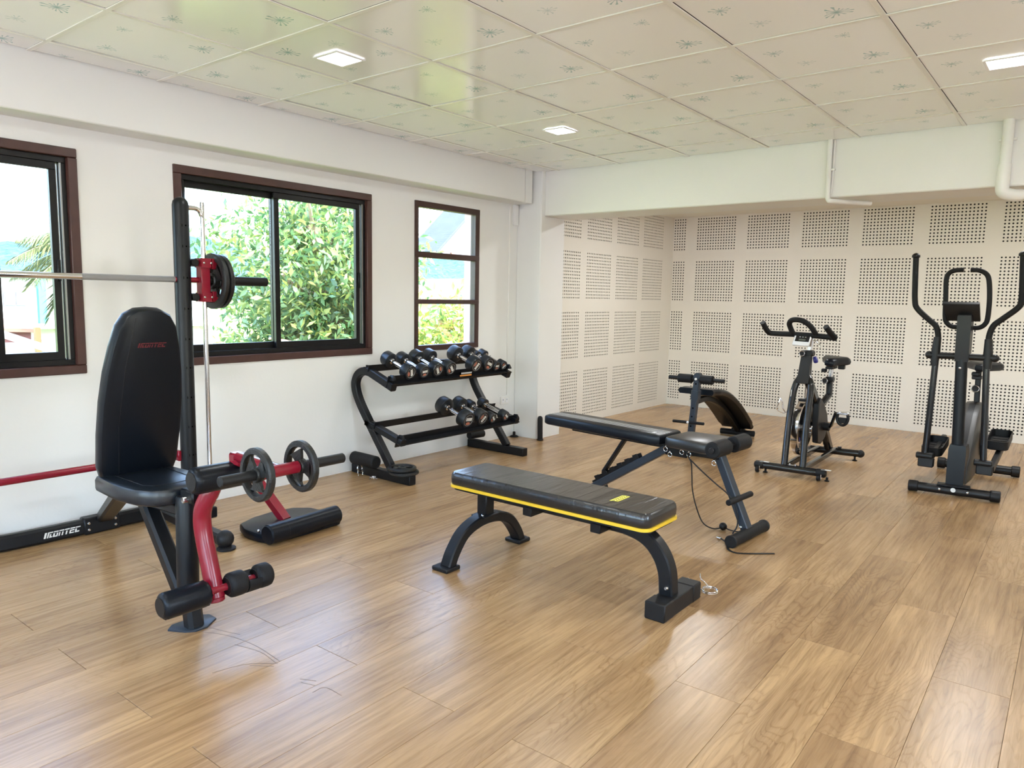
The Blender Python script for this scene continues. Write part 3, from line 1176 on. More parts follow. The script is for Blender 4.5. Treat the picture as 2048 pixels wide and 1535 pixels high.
def plate(name, label, loc, axis, R, th, n_holes=3, group=None, bore=.017, roll=0.0):
    """cast-iron grip plate: rim, web with hand holes, hub."""
    t = Thing(name, label, 'weight plate', loc, group=group)
    q = Vector(axis).to_track_quat('Z', 'Y').to_matrix().to_4x4()
    m = Matrix.Translation(Vector(loc)) @ q @ Matrix.Rotation(roll, 4, 'Z')
    h = th / 2
    rim = MB()
    n = 40
    prof = [(R * .78, -h), (R * .94, -h), (R, -h * .6), (R, h * .6), (R * .94, h), (R * .78, h), (R * .74, h * .5), (R * .74, -h * .5)]
    rg = []
    for j in range(n):
        a = 2 * math.pi * j / n
        rg.append([m @ Vector((r * math.cos(a), r * math.sin(a), z)) for r, z in prof])
    rim.rings(rg, closed_path=True)
    t.part('rim', rim, 'iron')
    hub = MB()
    prof = [(bore, -h * 1.1), (R * .26, -h * 1.1), (R * .30, -h * .7), (R * .30, h * .7), (R * .26, h * 1.1), (bore, h * 1.1)]
    rg = []
    for j in range(24):
        a = 2 * math.pi * j / 24
        rg.append([m @ Vector((r * math.cos(a), r * math.sin(a), z)) for r, z in prof])
    hub.rings(rg, closed_path=True)
    t.part('hub', hub, 'iron')
    for k in range(n_holes):
        a = 2 * math.pi * k / n_holes
        w0, w1 = .60, .52
        sp = MB()
        pts = []
        for rr, ww in ((R * .27, w0 * 1.2), (R * .45, w0), (R * .62, w1 * 1.05), (R * .76, w1 * 1.25)):
            pts.append((rr, ww))
        lo = [Vector((rr * math.cos(a - ww), rr * math.sin(a - ww), 0)) for rr, ww in pts]
        hi = [Vector((rr * math.cos(a + ww), rr * math.sin(a + ww), 0)) for rr, ww in pts]
        vs_ = []
        for z in (-h * .45, h * .45):
            vs_ += [m @ (p + Vector((0, 0, z))) for p in lo + hi]
        L = len(lo)
        fs = []
        for i in range(L - 1):
            fs += [(i, i + 1, L + i + 1, L + i), (2 * L + i, 3 * L + i, 3 * L + i + 1, 2 * L + i + 1),
                   (i, 2 * L + i, 2 * L + i + 1, i + 1), (L + i, L + i + 1, 3 * L + i + 1, 3 * L + i)]
        sp.add(vs_, fs)
        t.part('spoke', sp, 'iron')
    return t


GP = 'plates on the barbell'
plate('weight_plate', 'black iron plate on the barbell, inner one next to the red carriage', (SX, 1.508, bz - .004), (0, 1, 0), .146, .030, 3, GP, bore=.026, roll=.4)
plate('weight_plate', 'black iron plate on the barbell, outer one towards the sleeve end', (SX, 1.541, bz - .004), (0, 1, 0), .142, .030, 3, GP, bore=.026, roll=1.2)

# ---------------- workout bench with leg developer --------------------------
by = .77
wb = Thing('workout_bench', 'black padded workout bench with upright backrest and red leg developer', 'workout bench', (1.53, by, 0))
fp = [(1.470, .720), (1.500, .690), (1.560, .725), (1.585, .755), (1.585, .800), (1.540, .862), (1.490, .862), (1.470, .835)]
wb.part('foot_plate', MB().slab(fp, [(0, 0), (0, .006), (.003, .008)]), 'blue_paint')
wb.part('front_post', MB().bar([(1.545, by, .006), (1.515, by, .17), (1.512, by, .30)], .062, .062, up=(1, 0, 0), b=.014), 'paint')
wb.part('upper_post', MB().tube([(1.510, by, .16), (1.520, by, .50), (1.520, by, .512)], [.040, .040, .034], 22), 'paint')
wb.part('diagonal_brace', MB().bar([(1.485, by, .10), (1.17, by, .465)], .062, .055, up=(1, 0, 0), b=.010), 'paint')
wb.part('rear_leg', MB().bar([(.13, 1.045, .085), (.34, .975, .165), (.98, .775, .425)], .075, .055, b=.010), 'paint')
wb.part('seat_rail', MB().bar([(.95, by, .430), (1.50, by, .455)], .055, .045, b=.008), 'paint')
so = []
for a in range(0, 9):
    pass
seat_out = [(1.085, .625), (1.28, .612), (1.40, .632), (1.462, .662), (1.490, .705), (1.498, by), (1.490, .835), (1.462, .878), (1.40, .908), (1.28, .928), (1.085, .915), (1.06, .89), (1.06, .65)]
sd = wb.part('seat', MB().slab(seat_out, pad_levels(.475, .543, .020)), 'seat_leather')
wb.part('seam', MB().tube([(1.12, .672, .5435), (1.38, .676, .5435), (1.42, .70, .5435), (1.432, by, .5435), (1.42, .84, .5435), (1.38, .864, .5435), (1.12, .868, .5435)], .0016, 6), 'paint', parent=sd)
# backrest: local x = across (+y world), local y = up the pad, local z = towards the user
bm_ = frame_m((1.105, by + .008, .505), (0, 1, 0), (.150, .022, .70))
b_out = [(-.105, .0), (.105, .0), (.140, .022), (.155, .07), (.160, .20), (.158, .34), (.148, .46), (.132, .56), (.112, .645), (.085, .690), (.045, .712), (0, .716),
         (-.045, .712), (-.085, .690), (-.112, .645), (-.132, .56), (-.148, .46), (-.158, .34), (-.160, .20), (-.155, .07), (-.140, .022)]
bk = wb.part('backrest', MB().slab(b_out, pad_levels(-.035, .030, .020), bm_), 'leather')
wb.part('lettering', logo_irontec(bm_ @ Matrix.Translation((.010, .565, .0308)), .0185), 'red_print', parent=bk, label='dark red slanted brand lettering')
wb.part('seam', MB().tube([bm_ @ V(-.085, .03, .0302), bm_ @ V(-.098, .25, .0302), bm_ @ V(-.085, .48, .0302), bm_ @ V(-.055, .685, .0302)], .0015, 6), 'paint', parent=bk)
wb.part('back_support', MB().bar([bm_ @ V(0, .03, -.055), bm_ @ V(0, .55, -.055)], .05, .035, up=(1, 0, 0), b=.006), 'paint')
# leg developer
ld_ = wb.part('developer_arm', MB().tube(smooth_path([(1.660, by + .03, .575), (1.655, by + .01, .530), (1.640, by, .490), (1.628, by, .440), (1.640, by, .370), (1.675, by, .270), (1.708, by, .165)], 5), [.034] * 5 + [.032] * 26, 18), 'red')
wb.part('arm_end', MB().cyl((1.707, by, .168), (1.711, by, .150), .031, 18, .004), 'red', parent=ld_)
wb.part('pivot_bracket', MB().box((1.565, by, .520), (.09, .05, .05), b=.006), 'paint')
wb.part('pivot_bolt', MB().cyl((1.575, by - .045, .512), (1.575, by + .045, .512), .012, 12, .002), 'steel')


def roller(p0, p1, r, name='foam_roller', gather=True, th=wb, material='leather'):
    p0, p1 = Vector(p0), Vector(p1)
    L = (p1 - p0).length
    m = Matrix.Translation(p0) @ (p1 - p0).to_track_quat('Z', 'Y').to_matrix().to_4x4()
    n = 28
    prof = [(r * .62, .000), (r * .80, .003), (r * .97, .012), (r, .022), (r, L - .022), (r * .97, L - .012), (r * .80, L - .003), (r * .62, L)]
    rg = []
    for i, (rr, z) in enumerate(prof):
        k = .05 if (gather and i in (1, 2, 5, 6)) else 0
        rg.append([m @ Vector((rr * (1 + k * (-1) ** j) * math.cos(2 * math.pi * j / n), rr * (1 + k * (-1) ** j) * math.sin(2 * math.pi * j / n), z)) for j in range(n)])
    o = th.part(name, MB().rings(rg), material)
    th.part('end_cap', MB().lathe([(r * .70, -.002), (r * .70, .004)], m, 24), 'plastic', parent=o)
    return o


roller((1.690, .700, .606), (1.690, .985, .606), .049)
roller((1.722, .560, .200), (1.722, .733, .200), .047)
roller((1.722, .805, .200), (1.722, .880, .200), .046, gather=False, material='foam')
roller((1.722, .918, .200), (1.722, .985, .200), .046, gather=False, material='foam')
wb.part('roller_axle', MB().cyl((1.722, .60, .200), (1.722, .968, .200), .014, 14), 'red')
wb.part('torn_foam', MB().slab(arc((0, 0), .045, 150, 375, 14, lambda a, c: (a, c)) + [(.012, .002), (-.020, .012)], [(0, 0), (0, .052)],
                               frame_m((1.722, .874, .200), (1, 0, 0), (0, 0, 1)) @ Matrix.Scale(-1, 4, (0, 0, 1))), 'foam')
# weight pegs of the developer
WZ, WX = .692, 2.07
wb.part('peg_sleeve', MB().cyl((WX, .735, WZ), (WX, .875, WZ), .021, 18, .003), 'red')
wb.part('peg_arm', MB().tube([(1.720, .868, .672), (1.86, .842, .680), (WX, .806, WZ)], .020, 16), 'red')
wb.part('arm_bracket', MB().box((1.715, .872, .665), (.070, .045, .045), b=.006), 'red')
wb.part('weight_peg', MB().cyl((WX, .735, WZ), (WX, .590, WZ), .0175, 16, .003), 'rubber')
wb.part('weight_peg', MB().cyl((WX, .875, WZ), (WX, 1.065, WZ), .0175, 16, .003), 'rubber')
GD = 'plates on the leg developer'
plate('weight_plate', 'small iron grip plate on the leg developer, nearer the camera', (WX, .722, WZ), (0, 1, 0), .088, .024, 3, GD, bore=.018, roll=.5)
plate('weight_plate', 'small iron grip plate on the leg developer, farther from the camera', (WX, .888, WZ), (0, 1, 0), .088, .024, 3, GD, bore=.018, roll=1.1)

# ---------------- preacher pad lying on the floor ----------------------------
pp = Thing('curl_attachment', 'curl pad attachment with red post and black roller lying on the floor', 'gym attachment', (.82, 1.70, 0))
cush = [(.960, 1.500), (.965, 1.70), (.955, 1.930), (.85, 1.955), (.70, 1.930), (.62, 1.86), (.60, 1.72), (.615, 1.60), (.66, 1.50), (.76, 1.462), (.88, 1.465)]
pp.part('pad', MB().slab(cush, pad_levels(0.002, .055, .018)), 'leather')
o = pp.part('roller', MB().cyl((.955, 1.475, .058), (.925, 1.935, .058), .050, 28, .010), 'leather')
pp.part('end_band', MB().cyl((.955, 1.470, .058), (.948, 1.585, .058), .0512, 28, .008), 'leather', parent=o)
pp.part('bolt', MB().ball((.87, 1.478, .060), .008, 10), 'steel')
pp.part('post', MB().bar([(.80, 1.69, .05), (.53, 1.664, .265)], .048, .048, up=(0, 1, 0), b=.004), 'red')

# ---------------- flat bench ---------------------------------------------------
FX0, FX1, FY, FZ = 1.735, 2.815, 2.110, .426
fb = Thing('flat_bench', 'flat black weight bench with a yellow trim line, in the foreground', 'weight bench', (2.3, FY, 0))
fw = .1425
pd = fb.part('pad', MB().slab(rrect(FX0, FX1, FY - fw, FY + fw, .040), [(.004, FZ - .062), (0, FZ - .052), (-.002, FZ - .03), (.001, FZ - .010), (.010, FZ)]), 'bench_vinyl')
fb.part('trim', MB().slab(rrect(FX0 - .004, FX1 + .004, FY - fw - .004, FY + fw + .004, .042), [(0, FZ - .073), (0, FZ - .060)]), 'yellow', label='yellow piping')
fb.part('base_board', MB().slab(rrect(FX0 + .01, FX1 - .01, FY - fw + .012, FY + fw - .012, .035), [(0, FZ - .086), (0, FZ - .073)]), 'paint')
for (a, b_) in ((0, .86), (.014, .93), (.028, .90)):
    fb.part('print_stroke', MB().add([(2.588 + a, FY - .058 + .01 * (a > 0), FZ + .0006), (2.597 + a, FY - .058 + .012 * (a > 0), FZ + .0006), (2.597 + a, FY + .062 * b_, FZ + .0006), (2.588 + a, FY + .060 * b_, FZ + .0006)], [(0, 1, 2, 3)]), 'yellow_print', parent=pd)
for k in range(7):
    yy = FY - .046 + .0165 * k
    fb.part('print_letter', MB().box((2.607, yy, FZ + .0007), (.030, .0055, .0006)), 'yellow_print', parent=pd)
fb.part('spine', MB().bar([(FX0 + .10, FY, .316), (2.70, FY, .316)], .05, .05, b=.005), 'paint')
for xx in (2.20, 2.56):
    fb.part('cross_block', MB().box((xx, FY - .02, .314), (.05, .20, .042), b=.003), 'paint')
# right curved leg
lp = smooth_path([(2.56, FY, .318), (2.66, FY, .314), (2.745, FY, .290), (2.805, FY, .238), (2.840, FY, .165), (2.850, FY, .07)], 5)
fb.part('curved_leg', MB().bar(lp, .062, .062, up=(1, 0, 1), b=.006), 'paint')
fb.part('bolt', MB().lathe([(.010, 0), (.010, .004), (.006, .010), (.0005, .010)], Matrix.Translation((2.855, FY - .031, .105)) @ Matrix.Rotation(math.radians(90), 4, 'X'), 14), 'steel')
bl = fb.part('foot_block', MB().box((2.857, FY + .036, .036), (.086, .325, .072), b=.004), 'rubber')
fb.part('rubber_end', MB().box((2.857, FY - .092, .0375), (.091, .085, .075), b=.005), 'rubber', parent=bl)
fb.part('rubber_end', MB().box((2.857, FY + .168, .0375), (.091, .075, .075), b=.005), 'rubber', parent=bl)
# left arch leg
fb.part('post', MB().box((1.855, FY, .270), (.062, .062, .15), b=.005), 'paint')
ar = smooth_path([(1.855, FY - .268, .012), (1.855, FY - .235, .075), (1.855, FY - .165, .150), (1.855, FY - .06, .186), (1.855, FY + .06, .186), (1.855, FY + .165, .150), (1.855, FY + .235, .075), (1.855, FY + .268, .012)], 5)
fb.part('arch_leg', MB().bar(ar, .062, .050, up=(0, 0, 1), b=.006), 'paint')
fb.part('clamp_plate', MB().box((1.855, FY, .205), (.085, .12, .012), b=.003), 'paint')
fb.part('bolt', MB().ball((1.875, FY - .045, .212), .008, 10), 'steel')
for s in (-1, 1):
    fb.part('rubber_foot', MB().box((1.848, FY + s * .272, .010), (.100, .095, .020), b=.005), 'rubber')

# ---------------- adjustable bench (local frame, turned a little) --------------
ab = Thing('adjustable_bench', 'black adjustable bench with reclined pad, striped cover and foam rollers', 'weight bench', (2.765, 3.235, 0), rz=math.radians(-4.5), local=True)
ab.part('front_foot', MB().cyl((0, -.20, .032), (0, .18, .032), .031, 22, .004), 'foam')
ab.part('foot_cap', MB().cyl((0, -.214, .032), (0, -.196, .032), .034, 22, .003), 'rubber')
ab.part('foot_cap', MB().cyl((0, .176, .032), (0, .194, .032), .034, 22, .003), 'rubber')
ab.part('front_leg', MB().bar([(-.205, 0, .455), (-.012, 0, .045)], .060, .045, up=(1, 0, 0), b=.005), 'blue_paint')
ab.part('toe_bar', MB().cyl((-.062, -.135, .212), (-.062, .135, .212), .0165, 16, .003), 'foam')
ab.part('bolt', MB().ball((-.035, -.025, .062), .010, 10), 'steel')
ab.part('seat_frame', MB().bar([(-.52, 0, .428), (-.18, 0, .432)], .07, .05, b=.005), 'paint')
ab.part('side_plate', MB().box((-.44, -.040, .425), (.14, .006, .075), b=.002), 'paint')
ab.part('side_plate', MB().box((-.44, .040, .425), (.14, .006, .075), b=.002), 'paint')
se = ab.part('seat', MB().slab([(-.470, -.115), (-.440, -.138), (-.215, -.160), (-.180, -.145), (-.172, -.11), (-.172, .11), (-.180, .145), (-.215, .160), (-.440, .138), (-.470, .115)], pad_levels(.452, .512, .018)), 'vinyl')
tb = frame_m((-.505, 0, .468), (-1, 0, .012), (0, -1, 0))
bp_ = ab.part('back_pad', MB().slab([(0, -.118), (.02, -.132), (.835, -.118), (.870, -.10), (.880, -.06), (.880, .06), (.870, .10), (.835, .118), (.02, .132), (0, .118)], pad_levels(-.018, .042, .016), tb), 'leather')
for k, yy in enumerate((-.048, -.024, .000, .024)):
    ab.part('stripe', MB().add([tb @ V(.006, -yy - .0035, .0427), tb @ V(.862, -yy - .0035, .0427), tb @ V(.862, -yy + .0035, .0427), tb @ V(.006, -yy + .0035, .0427)], [(0, 1, 2, 3)]), 'silver_print', parent=bp_)
ab.part('logo', MB().add([tb @ V(.055, .085, .0426), tb @ V(.075, .085, .0426), tb @ V(.075, .055, .0426), tb @ V(.055, .055, .0426)], [(0, 1, 2, 3)]), 'white_print', parent=bp_)
ab.part('pad_rail', MB().bar([tb @ V(.02, 0, -.035), tb @ V(.70, 0, -.035)], .05, .028, b=.004), 'paint')
# rear leg with ladder and prop
ab.part('rear_leg', MB().bar([(-.50, 0, .430), (-1.105, 0, .045)], .055, .045, b=.004), 'blue_paint')
ab.part('rear_foot', MB().cyl((-1.125, -.24, .032), (-1.125, .24, .032), .030, 22, .004), 'foam')
lad = MB()
a0, a1 = Vector((-.70, 0, .330)), Vector((-1.03, 0, .120))
dirv = (a1 - a0).normalized()
nv = Vector((-dirv.z, 0, dirv.x))
if nv.z < 0:
    nv = -nv
for s in (-.022, .022):
    pts = []
    K = 6
    for k in range(K):
        p = a0 + (a1 - a0) * (k / K)
        q = a0 + (a1 - a0) * ((k + .55) / K)
        e = a0 + (a1 - a0) * ((k + 1) / K)
        lad.add([p + V(0, s - .002, 0), e + V(0, s - .002, 0), e + nv * .012 + V(0, s - .002, 0), q + nv * .012 + V(0, s - .002, 0), q + nv * .034 + V(0, s - .002, 0), p + nv * .030 + V(0, s - .002, 0),
                 p + V(0, s + .002, 0), e + V(0, s + .002, 0), e + nv * .012 + V(0, s + .002, 0), q + nv * .012 + V(0, s + .002, 0), q + nv * .034 + V(0, s + .002, 0), p + nv * .030 + V(0, s + .002, 0)],
                [(0, 1, 2, 3, 4, 5), (11, 10, 9, 8, 7, 6), (0, 6, 7, 1), (1, 7, 8, 2), (2, 8, 9, 3), (3, 9, 10, 4), (4, 10, 11, 5), (5, 11, 6, 0)])
ab.part('ladder', lad, 'paint')
ab.part('prop', MB().bar([(-.965, 0, .200), (-.80, 0, .452)], .035, .022, up=(1, 0, 0), b=.004), 'paint')
for s in (-1, 1):
    o = ab.part('foam_roller', MB().cyl((-.140, s * .040, .490), (-.140, s * .195, .490), .045, 26, .006), 'foam')
ab.part('roller_axle', MB().cyl((-.140, -.205, .490), (-.140, .205, .490), .016, 16, .003), 'plastic')
for (u, z) in ((-.505, .432), (-.475, .405), (-.40, .430), (-.355, .425), (-.20, .400)):
    ab.part('locking_pin', MB().torus((u, -.048, z - .012), (0, 1, .15), .013, .0022, 18, 6), 'steel')
    ab.part('pin_head', MB().ball((u, -.048, z + .004), .007, 10), 'steel')

# cords hanging on the adjustable bench
co = Thing('resistance_cord', 'thin black cord looping from the adjustable bench seat to the floor', 'cord', (2.44, 3.2, 0))
co.part('hanging_loop', MB().tube(smooth_path([(2.395, 3.19, .452), (2.42, 3.185, .405), (2.436, 3.19, .372), (2.441, 3.195, .30), (2.446, 3.20, .22), (2.47, 3.20, .136), (2.51, 3.21, .045), (2.555, 3.245, .010), (2.595, 3.285, .012)], 6), .0035, 8), 'rubber')
co.part('handle_stop', MB().ball((2.60, 3.285, .022), .022, 14), 'rubber')
co.part('floor_run', MB().tube(smooth_path([(2.60, 3.285, .018), (2.64, 3.29, .008), (2.685, 3.285, .010), (2.715, 3.245, .03)], 5), .0035, 8), 'rubber')
co.part('twisted_strand', MB().tube(smooth_path([(2.428, 3.19, .392), (2.50, 3.195, .335), (2.58, 3.20, .278), (2.648, 3.195, .238), (2.690, 3.195, .19), (2.712, 3.197, .13), (2.715, 3.19, .07), (2.70, 3.17, .03)], 6), .004, 8), 'rubber')
st = Thing('webbing_strap', 'black strap lying on the floor by the adjustable bench foot', 'strap', (2.8, 2.97, 0))
st.part('band', MB().bar(smooth_path([(2.735, 3.02, .006), (2.755, 2.985, .004), (2.79, 2.966, .003), (2.83, 2.978, .003), (2.90, 3.037, .003), (2.955, 3.087, .003)], 5), .012, .003, b=.0008), 'rubber')
st.part('buckle', MB().bar([(2.735, 3.03, .007), (2.715, 3.055, .007)], .014, .007, b=.001), 'rubber')
st.part('metal_tip', MB().cyl((2.662, 3.112, .009), (2.636, 3.118, .009), .008, 12, .002), 'chrome')
st.part('tip_cord', MB().tube([(2.662, 3.112, .009), (2.70, 3.085, .006), (2.722, 3.05, .007)], .004, 8), 'rubber')


def spring_collar(label, c, rz, tilt=0.0, group='spring collars', k=1.0, rise=.0):
    t = Thing('spring_collar', label, 'spring collar', c, group=group)
    m = Matrix.Translation(Vector(c)) @ Matrix.Rotation(rz, 4, 'Z') @ Matrix.Rotation(tilt, 4, 'Y')
    coil = []
    for i in range(0, 49):
        a = math.radians(i * 16.0)
        coil.append(m @ Vector((.022 * k * math.cos(a), .022 * k * math.sin(a), .003 + i * .00022 * k)))
    t.part('coil', MB().tube(coil, .0026, 8), 'chrome')
    for s in (-1, 1):
        t.part('handle', MB().tube(smooth_path([m @ V(.014 * k, s * .016 * k, .008), m @ V(.036 * k, s * .022 * k, .010 + rise * .3), m @ V(.050 * k, s * .018 * k, .012 + rise * .6), m @ V(.064 * k, s * .030 * k, .012 + rise)], 4), .0030, 8), 'chrome')
    return t


spring_collar('silver spring collar lying on the floor beside the flat bench foot', (2.912, 2.392, .002), math.radians(165), k=1.45, rise=.035)

# ---------------- dumbbell rack -------------------------------------------------
RL, RR = 2.80, 4.045
rk = Thing('dumbbell_rack', 'black two-tier dumbbell rack with curved side frames by the wall', 'dumbbell rack', (.32, 3.42, 0))
for yc in (RL, RR):
    rk.part('foot', MB().box((.325, yc, .032), (.60, .060, .064), b=.004), 'paint')
    sp = smooth_path([(.435, yc, .060), (.335, yc, .190), (.190, yc, .375), (.085, yc, .520), (.045, yc, .620), (.062, yc, .690), (.115, yc, .730), (.185, yc, .735), (.260, yc, .712), (.44, yc, .645)], 6)
    rk.part('side_frame', MB().bar(sp, .050, .058, up=(0, 1, 0), b=.006) if False else MB().bar(sp, .055, .050, up=(0, 1, 0), b=.006), 'paint')
    rk.part('shelf_arm', MB().bar([(.165, yc, .378), (.535, yc, .275)], .050, .045, b=.005), 'paint')


def tray(xb, zb, xf, zf):
    d = Vector((xf - xb, 0, zf - zb)).normalized()
    nrm = Vector((-d.z, 0, d.x))
    L = RR - RL + .06
    for (xx, zz, hh) in ((xb, zb, 1), (xf, zf, -1)):
        m = frame_m((xx, (RL + RR) / 2, zz), d, (0, 1, 0))
        rk.part('shelf_rail', MB().box((0, 0, 0), (.050, L, .006), m).box((-.024 * -hh, 0, .004 if hh < 0 else .012), (.006, L, .084 if hh < 0 else .050), m), 'paint')
    for yc in (RL - .005, RR + .005):
        mm = Matrix.Translation((xf + .002, yc, zf + .022))
        rk.part('end_stop', MB().slab([(-.026, -.014), (.026, -.014), (.026, .014), (-.026, .014)], [(0, 0), (0, .008), (.009, .034), (.011, .036)], mm), 'paint')
        mm = Matrix.Translation((xb + .002, yc, zb + .010))
        rk.part('end_stop', MB().slab([(-.024, -.004), (.024, -.004), (.024, .004), (-.024, .004)], [(0, 0), (0, .014)], mm), 'paint')


tray(.185, .757, .425, .672)
tray(.245, .364, .515, .272)
pl = rk.part('name_plate', MB().box((.4515, 3.515, .690), (.002, .135, .036)), 'hole', label='small plate with silver and orange print')
rk.part('silver_letters', MB().box((.4530, 3.520, .697), (.001, .118, .012)), 'grey_print', parent=pl)
rk.part('orange_band', MB().box((.4530, 3.512, .680), (.001, .130, .011)), 'orange_print', parent=pl)

# dumbbells -----------------------------------------------------------------------


def dumbbell(label, y, xc, zc, tilt, R, hl, roll, kind):
    t = Thing('dumbbell', label, 'dumbbell', (xc, y, zc), group='round rubber dumbbells on the rack')
    t.o.rotation_euler = (0, tilt, 0)
    t.origin = (0, 0, 0)
    hw = .046 + R * .45                 # head width
    hm = Matrix.Rotation(math.radians(90), 4, 'Y')
    for s in (-1, 1):
        m = Matrix.Rotation(math.radians(90 if s > 0 else -90), 4, 'Y')
        b_ = R * .10
        h = t.part('head', MB().lathe([(R * .55, hl), (R * .92, hl + .002), (R, hl + b_), (R, hl + hw - b_ * 1.6), (R * .90, hl + hw), (R * .70, hl + hw), (R * .68, hl + hw - .002), (.0005, hl + hw - .002)], m, 28), 'head')
        t.part('collar', MB().lathe([(.0165, hl - .008), (.021, hl - .006), (.021, hl + .001), (.0165, hl + .001)], m, 18), 'chrome', parent=h)
        if s > 0:
            fm = Matrix.Translation((hl + hw - .0012, 0, 0)) @ Matrix.Rotation(math.radians(90), 4, 'Y') @ Matrix.Rotation(roll, 4, 'Z')
            t.part('ring', MB().torus(fm @ V(0, 0, 0), (1, 0, 0), R * .66, R * .016, 30, 6), 'grey_print', parent=h)
            t.part('emblem', MB().slab([(R * .34 * math.cos(a) , -R * .38 + R * .17 * math.sin(a)) for a in [2 * math.pi * i / 16 for i in range(16)]], [(0, 0), (0, .0006)], fm), 'copper_print', parent=h)
            for k in range(4):
                xx = -R * .45 + k * R * .24
                t.part('block_letter', MB().box((xx + R * .1, R * .12, .0005), (R * .20, R * .36, .0006), fm), 'white_print', parent=h)
    t.part('grip', MB().lathe([(.0135, -hl), (.0135, -hl * .6), (.0155, 0), (.0135, hl * .6), (.0135, hl)], hm, 16), 'chrome')
    return t


tl = math.atan2(.085, .240)
tops = [(2.963, .054, .070, .35, 'first dumbbell from the left on the top tier of the rack'),
        (3.098, .049, .072, 1.7, 'second dumbbell from the left on the top tier of the rack'),
        (3.235, .055, .070, -2.6, 'third dumbbell from the left on the top tier of the rack'),
        (3.370, .055, .070, .7, 'fourth dumbbell from the left on the top tier, left of the gap'),
        (3.655, .062, .066, -.6, 'large dumbbell on the top tier just right of the gap'),
        (3.805, .060, .066, 1.2, 'large dumbbell on the top tier, second one right of the gap'),
        (3.905, .038, .074, 1.6, 'small dumbbell on the top tier, second from the right end'),
        (3.992, .039, .074, -.9, 'small dumbbell at the right end of the top tier')]
for (y, R, hl, roll, lab) in tops:
    dumbbell(lab, y, .305 + .0, .716 + R * 1.0 + .010, tl, R, hl, roll, 0)
tl2 = math.atan2(.092, .270)
lows = [(3.470, .068, .078, 1.5, 'biggest dumbbell, leftmost on the lower tier of the rack'),
        (3.640, .061, .078, -.7, 'second dumbbell from the left on the lower tier'),
        (3.765, .042, .082, .7, 'small dumbbell third from the left on the lower tier'),
        (3.925, .042, .082, .9, 'small dumbbell at the right end of the lower tier')]
for (y, R, hl, roll, lab) in lows:
    dumbbell(lab, y, .380, .320 + R * 1.0 + .010, tl2, R, hl, roll, 0)

# things stored on the rack feet
t = Thing('foam_tube', 'short black foam tube lying on the left rack foot', 'foam tube', (.20, 2.76, .064))
t.part('tube', MB().cyl((.045, 2.775, .110), (.30, 2.765, .110), .045, 24, .008), 'foam')
t = Thing('foam_tube', 'short black foam tube lying behind the right rack foot', 'foam tube', (.08, 4.06, .064))
t.part('tube', MB().cyl((.055, 4.000, .100), (.075, 4.165, .100), .032, 20, .005), 'foam')
plate('weight_plate', 'dark iron plate lying flat on the rack foot, lower of the two', (.535, 2.805, .076), (0, 0, 1), .100, .022, 3, 'plates lying on the rack foot', bore=.018)
plate('weight_plate', 'dark iron plate lying flat on the rack foot, upper of the two', (.520, 2.800, .101), (0, 0, 1), .098, .022, 3, 'plates lying on the rack foot', bore=.018, roll=.7)
spring_collar('silver spring collar leaning on the left rack foot near the wall', (.135, 2.748, .050), 0, math.radians(85))
spring_collar('silver spring collar on the floor against the left rack foot', (.30, 2.735, .004), math.radians(-40))

# small things near the pillar
t = Thing('rubber_tube', 'black round-topped foam tube standing at the pillar corner', 'foam tube', (.315, 4.668, 0))
t.part('sleeve', MB().tube([(.318, 4.665, .012), (.312, 4.667, .190), (.312, 4.667, .207), (.311, 4.667, .216), (.311, 4.667, .219)], [.0235, .0235, .021, .013, .003], 20), 'foam')
t.part('flange', MB().lathe([(.026, 0), (.030, .003), (.030, .010), (.026, .013)], Matrix.Translation((.318, 4.665, 0)), 22), 'rubber')
t = Thing('floor_stop', 'small black rubber stop on the floor in the wall corner', 'floor stop', (.045, 4.635, 0))
t.part('base', MB().lathe([(.040, 0), (.042, .003), (.030, .012), (.018, .016)], Matrix.Translation((.045, 4.635, 0)), 20), 'rubber')
t.part('knob', MB().cyl((.045, 4.635, .012), (.045, 4.635, .048), .013, 16, .004), 'rubber')

# ---------------- sit-up bench ---------------------------------------------------
su = Thing('sit_up_bench', 'black curved sit-up bench with foam leg rollers in the alcove', 'sit-up bench', (1.6, 5.0, 0))
su.part('front_foot', MB().cyl((1.36, 4.965, .030), (1.80, 5.035, .030), .029, 20, .004), 'foam')
su.part('post', MB().bar([(1.595, 5.0, .045), (1.618, 5.0, .35), (1.642, 5.0, .660)], .050, .050, up=(0, 1, 0), b=.006), 'blue_paint')
su.part('post_collar', MB().bar([(1.628, 5.0, .470), (1.634, 5.0, .545)], .064, .064, up=(0, 1, 0), b=.006), 'blue_paint')
su.part('post_cap', MB().cyl((1.643, 4.972, .660), (1.643, 5.028, .660), .030, 18, .004), 'blue_paint')
for z in (.25, .33, .40, .60):
    su.part('hole', MB().cyl((1.590 + z * .08, 4.9735, z), (1.590 + z * .08, 4.976, z), .007, 12), 'hole')
su.part('roller_axle', MB().cyl((1.392, 4.99, .636), (1.872, 4.99, .640), .0165, 16, .003), 'plastic')
su.part('foam_roller', MB().cyl((1.478, 4.99, .6365), (1.600, 4.99, .6375), .036, 22, .005), 'foam')
su.part('foam_roller', MB().cyl((1.672, 4.99, .638), (1.778, 4.99, .639), .036, 22, .005), 'foam')
su.part('foot_bar', MB().cyl((1.455, 4.965, .278), (1.728, 4.965, .284), .0125, 16, .003), 'foam')
su.part('bolt', MB().ball((1.592, 4.955, .282), .011, 10), 'white_plastic')
su.part('bolt', MB().ball((1.640, 4.965, .640), .011, 10), 'white_plastic')
su.part('beam', MB().bar(smooth_path([(1.612, 5.0, .445), (1.602, 5.28, .448), (1.588, 5.58, .372), (1.570, 5.88, .228), (1.555, 6.16, .055)], 5), .045, .045, b=.005), 'paint')
bd = []
